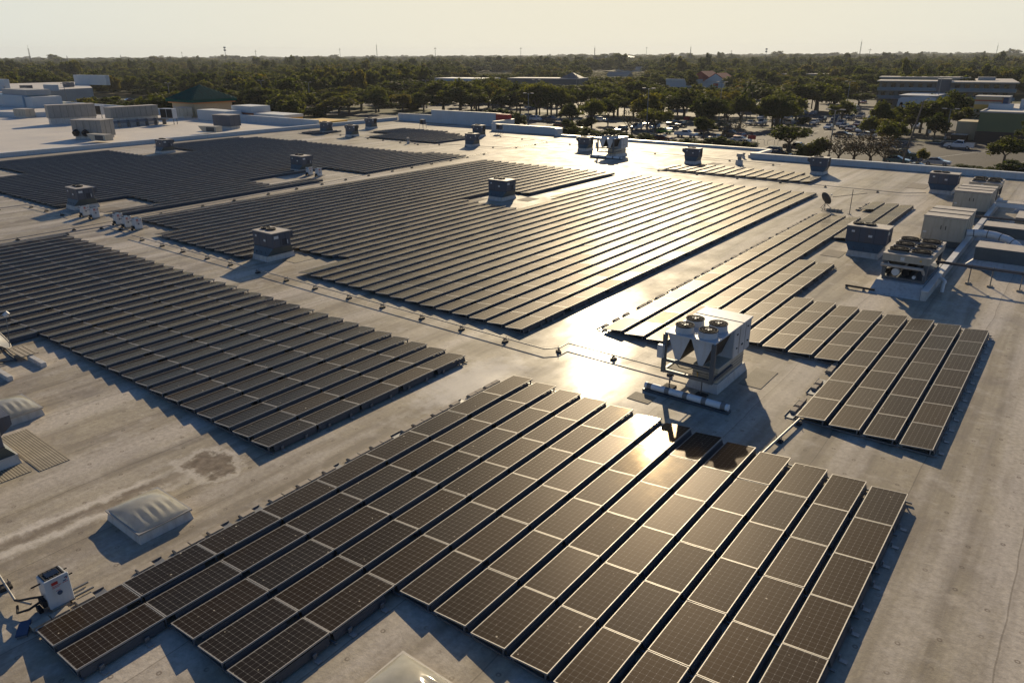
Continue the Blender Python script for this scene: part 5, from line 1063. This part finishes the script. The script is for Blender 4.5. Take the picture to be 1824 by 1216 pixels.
for x0, x1, n in ((-110, -70, 9), (-62, -45, 4)):
    for k in range(n): tree('bush', x0 + (x1 - x0) * (k + g1.random()) / n, (161 if x0 < -65 else 157.5 if x0 < -35 else 148.5) + g1.uniform(-1.5, 1.5), g1.uniform(1.8, 3.4), g1.uniform(3.5, 6))
# the woods behind: nearest trees each on their own, the rest as one mass
KEEP = [(783, 905, 143, 520), (905, 1040, 151, 500), (1060, 1145, 137, 900), (1145, 1250, 158, 425), (1245, 1296, 168, 425), (1565, 1762, 168, 330), (1565, 1705, 143, 390), (1390, 1505, 137, 520), (856, 910, 131, 900), (40, 205, 166, 330), (300, 420, 150, 200)]
def cap_height(x, y, h):
    px, _ = seen_at((x, y, GZ)); d = math.hypot(x - CAM.x, y - CAM.y)
    for a, b, lim, D in KEEP:
        if a - 14 < px < b + 14 and d < D + 5:
            while h > 2.5 and seen_at((x, y, GZ + h))[1] < lim: h -= .4
    return h
def polar(az_px, d): az = YAW - math.atan((az_px - 912) / F_PX / math.cos(PITCH)); return CAM.x - math.sin(az) * d, CAM.y + math.cos(az) * d
BL = [(-70, -8, 295, 400), (-185, -144, 392, 420), (-350, -306, 380, 408), (-310, -250, 405, 440), (-165, -115, 520, 540), (-435, -265, 88, 192), (-466, -420, 815, 840), (-340, -315, 588, 605), (-262, -96, -12, 100), (-10, 45, 200, 250)]
def blocked(x, y): return any(a - 3 < x < b + 3 and c - 3 < y < d + 3 for a, b, c, d in BL)
near_d = lambda px: 215 if px < 300 else 222 if px < 480 else 250 if px < 620 else 300 if px < 800 else 335 if px < 1300 else 335 if px < 1560 else 345
g2 = random.Random(11); made = []; tries = 0
while count_trees < 298 and tries < 20000:
    tries += 1; px = g2.uniform(-30, 1850); d = near_d(px) + g2.random() ** 1.6 * 95; x, y = polar(px, d)
    if blocked(x, y) or any((x - a) ** 2 + (y - b) ** 2 < 34 for a, b in made): continue
    made.append((x, y)); h = cap_height(x, y, g2.uniform(6.2, 10.5)); tree('wood', x, y, h, g2.uniform(7.5, 12.5), GZ, 'trees of the near woods')
settle()
pts = []
def fill(d0, d1, step, hmin, hmax, wmin, wmax):
    d = d0
    while d < d1:
        n = int(d * 1.42 / step); 
        for k in range(n):
            a = YAW + (k / n - .5) * 1.42 + g2.uniform(-.5, .5) * 1.42 / n; dd = d + g2.uniform(-.6, .6) * step; x, y = CAM.x - math.sin(a) * dd, CAM.y + math.cos(a) * dd
            px, _ = seen_at((x, y, GZ))
            if dd < near_d(px) + (70 if d0 < 500 else 0) or blocked(x, y) or any((x - p) ** 2 + (y - q) ** 2 < 25 for p, q in (made if dd < 450 else ())): continue
            clump = math.sin(x * .013 + 2) * math.sin(y * .017) + .4 * math.sin(x * .05) * math.sin(y * .043)
            h = g2.uniform(hmin, hmax) * (1 + .28 * clump) * (1.45 if g2.random() < .05 else 1); h = cap_height(x, y, h) if dd < 960 else h
            pts.append((x, y, GZ, h, g2.uniform(wmin, wmax), g2.uniform(0, 6.28), g2.randrange(5)))
        d += step
fill(290, 800, 9.5, 4.5, 12.5, 8, 15); fill(800, 2000, 17, 6, 14.5, 13, 24); fill(2000, 7000, 50, 9, 17, 40, 75)
for k in range(120):   # a few taller pines that break the skyline
    px = g2.uniform(0, 1824); d = g2.uniform(600, 1600); x, y = polar(px, d); pts.append((x, y, GZ, g2.uniform(14, 19), g2.uniform(4.5, 8), 0, g2.randrange(5)))
me = bpy.data.meshes.new('far_woods'); me.from_pydata([p[:3] for p in pts], [], [])
for nm, idx in (('tree_h', 3), ('tree_w', 4), ('tree_r', 5)):
    at = me.attributes.new(nm, 'FLOAT', 'POINT'); at.data.foreach_set('value', [p[idx] for p in pts])
at = me.attributes.new('tree_v', 'INT', 'POINT'); at.data.foreach_set('value', [p[6] for p in pts])
fw = bpy.data.objects.new('far_woods', me); col.objects.link(fw); tag(fw, 'dark green woods stretching away to the horizon', 'woods', None, 'stuff')
protos = bpy.data.collections.new('woodland_crowns')
for k, c in enumerate(CR['wood']): o = bpy.data.objects.new(f'woodland_crown_{k}', c); protos.objects.link(o)
ng = bpy.data.node_groups.new('scatter_trees', 'GeometryNodeTree'); ng.interface.new_socket('Geometry', in_out='INPUT', socket_type='NodeSocketGeometry'); ng.interface.new_socket('Geometry', in_out='OUTPUT', socket_type='NodeSocketGeometry')
nn = ng.nodes; gi = nn.new('NodeGroupInput'); go = nn.new('NodeGroupOutput'); ip = nn.new('GeometryNodeInstanceOnPoints'); ci = nn.new('GeometryNodeCollectionInfo'); ci.inputs['Collection'].default_value = protos; ci.inputs['Separate Children'].default_value = True; ci.inputs['Reset Children'].default_value = True
def attr(nm, typ='FLOAT'): a = nn.new('GeometryNodeInputNamedAttribute'); a.data_type = typ; a.inputs[0].default_value = nm; return a.outputs[0]
sv = nn.new('ShaderNodeCombineXYZ'); ng.links.new(attr('tree_w'), sv.inputs[0]); ng.links.new(attr('tree_w'), sv.inputs[1]); ng.links.new(attr('tree_h'), sv.inputs[2]); rv = nn.new('ShaderNodeCombineXYZ'); ng.links.new(attr('tree_r'), rv.inputs[2])
er = nn.new('FunctionNodeEulerToRotation'); ng.links.new(rv.outputs[0], er.inputs[0])
ng.links.new(gi.outputs[0], ip.inputs['Points']); ng.links.new(ci.outputs[0], ip.inputs['Instance']); ip.inputs['Pick Instance'].default_value = True; ng.links.new(attr('tree_v', 'INT'), ip.inputs['Instance Index']); ng.links.new(er.outputs[0], ip.inputs['Rotation']); ng.links.new(sv.outputs[0], ip.inputs['Scale']); ng.links.new(ip.outputs[0], go.inputs[0])
mod = fw.modifiers.new('scatter', 'NODES'); mod.node_group = ng

# ------------------------------------------------------------------ sky, sun, air, camera
w = bpy.data.worlds.new('World'); sc.world = w; w.use_nodes = True; nt = w.node_tree; bg = nt.nodes['Background']; sky = nt.nodes.new('ShaderNodeTexSky'); sky.sky_type = 'NISHITA'; sky.sun_disc = False
sky.sun_elevation = SUN_EL; sky.sun_rotation = -SUN_AZ; sky.altitude = 10; sky.air_density = 1.0; sky.dust_density = 1.3; sky.ozone_density = 2.0
sky.dust_density = .9; sky.air_density = 1.15; sky.ozone_density = 3.5
# pale humid layer lying along the horizon, a little brighter and warmer towards the sun
def wn(op, a, b=None):
    x = nt.nodes.new('ShaderNodeMath'); x.operation = op
    for k, v in ((0, a), (1, b)):
        if v is None: continue
        if isinstance(v, bpy.types.NodeSocket): nt.links.new(v, x.inputs[k])
        else: x.inputs[k].default_value = v
    return x.outputs[0]
tc = nt.nodes.new('ShaderNodeTexCoord'); sep = nt.nodes.new('ShaderNodeSeparateXYZ'); nt.links.new(tc.outputs['Generated'], sep.inputs[0])
fall = wn('MINIMUM', wn('MAXIMUM', wn('DIVIDE', wn('SUBTRACT', .17, wn('ABSOLUTE', sep.outputs[2])), .11), 0.0), 1.0)
dt = nt.nodes.new('ShaderNodeVectorMath'); dt.operation = 'DOT_PRODUCT'; nt.links.new(tc.outputs['Generated'], dt.inputs[0]); dt.inputs[1].default_value = (-math.sin(SUN_AZ), math.cos(SUN_AZ), 0)
warm = wn('POWER', wn('MAXIMUM', wn('ADD', wn('MULTIPLY', dt.outputs['Value'], .5), .5), 0), 5)
mx = nt.nodes.new('ShaderNodeMix'); mx.data_type = 'RGBA'; nt.links.new(warm, mx.inputs[0]); mx.inputs[6].default_value = (.50, .56, .565, 1); mx.inputs[7].default_value = (.67, .63, .505, 1)
sc2 = nt.nodes.new('ShaderNodeVectorMath'); sc2.operation = 'SCALE'; nt.links.new(mx.outputs[2], sc2.inputs[0]); sc2.inputs['Scale'].default_value = 1 / SKY
ad = nt.nodes.new('ShaderNodeMix'); ad.data_type = 'RGBA'; nt.links.new(fall, ad.inputs[0]); 
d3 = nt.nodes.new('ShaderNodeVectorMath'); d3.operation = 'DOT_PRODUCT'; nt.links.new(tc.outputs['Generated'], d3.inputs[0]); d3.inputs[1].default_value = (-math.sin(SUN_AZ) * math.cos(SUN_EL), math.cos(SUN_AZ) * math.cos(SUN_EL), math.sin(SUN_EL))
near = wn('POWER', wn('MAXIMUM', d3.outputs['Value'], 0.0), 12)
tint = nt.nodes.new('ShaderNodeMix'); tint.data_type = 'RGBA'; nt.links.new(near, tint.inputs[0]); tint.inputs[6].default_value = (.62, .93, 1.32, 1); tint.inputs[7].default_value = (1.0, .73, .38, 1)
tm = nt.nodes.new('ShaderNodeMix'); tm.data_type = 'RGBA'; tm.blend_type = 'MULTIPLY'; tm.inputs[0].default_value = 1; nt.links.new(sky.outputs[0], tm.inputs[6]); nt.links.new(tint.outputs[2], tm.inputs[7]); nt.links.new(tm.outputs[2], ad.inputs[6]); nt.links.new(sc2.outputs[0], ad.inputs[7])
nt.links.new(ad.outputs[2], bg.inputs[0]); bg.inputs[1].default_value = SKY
sl = bpy.data.lights.new('sun', 'SUN'); sl.energy = 4.3; sl.angle = R(.55); sl.color = (1.0, .82, .55); so = bpy.data.objects.new('sun', sl); col.objects.link(so)
sd = Vector((-math.sin(SUN_AZ) * math.cos(SUN_EL), math.cos(SUN_AZ) * math.cos(SUN_EL), math.sin(SUN_EL))); so.rotation_euler = sd.to_track_quat('Z', 'Y').to_euler(); so.location = sd * 60
HAZE = .8e-4
if HAZE:
    m = MB(); m.box(-8500, 8500, -600, 8500, GZ - 1.2, 95, None); o = m.build('haze'); tag(o, 'thin pale haze over the distant woods', 'haze', None, 'stuff')
    t = NT('haze_air'); v = t.n('ShaderNodeVolumePrincipled'); v.inputs['Color'].default_value = (.8, .86, .95, 1); v.inputs['Density'].default_value = HAZE; v.inputs['Anisotropy'].default_value = .25; t.link(v.outputs[0], t.out.inputs['Volume']); o.data.materials.clear(); o.data.materials.append(t.m)
cd = bpy.data.cameras.new('camera'); cam = bpy.data.objects.new('camera', cd); col.objects.link(cam); sc.camera = cam
cd.sensor_width = 36; cd.lens = F_PX / 1824 * 36; cd.clip_end = 20000; cd.clip_start = .1
r2 = RT * math.cos(ROLL) + UP * math.sin(ROLL); u2 = UP * math.cos(ROLL) - RT * math.sin(ROLL)
cam.matrix_world = Matrix(((r2.x, u2.x, -FW.x, CAM.x), (r2.y, u2.y, -FW.y, CAM.y), (r2.z, u2.z, -FW.z, CAM.z), (0, 0, 0, 1)))
vs_ = sc.view_settings; vs_.view_transform = 'Standard'; vs_.look = 'None'; vs_.gamma = 1; vs_.exposure = .38
sc.cycles.max_bounces = 6; sc.cycles.transparent_max_bounces = 8; sc.cycles.volume_bounces = 0; sc.cycles.sample_clamp_indirect = 8; sc.cycles.use_denoising = True
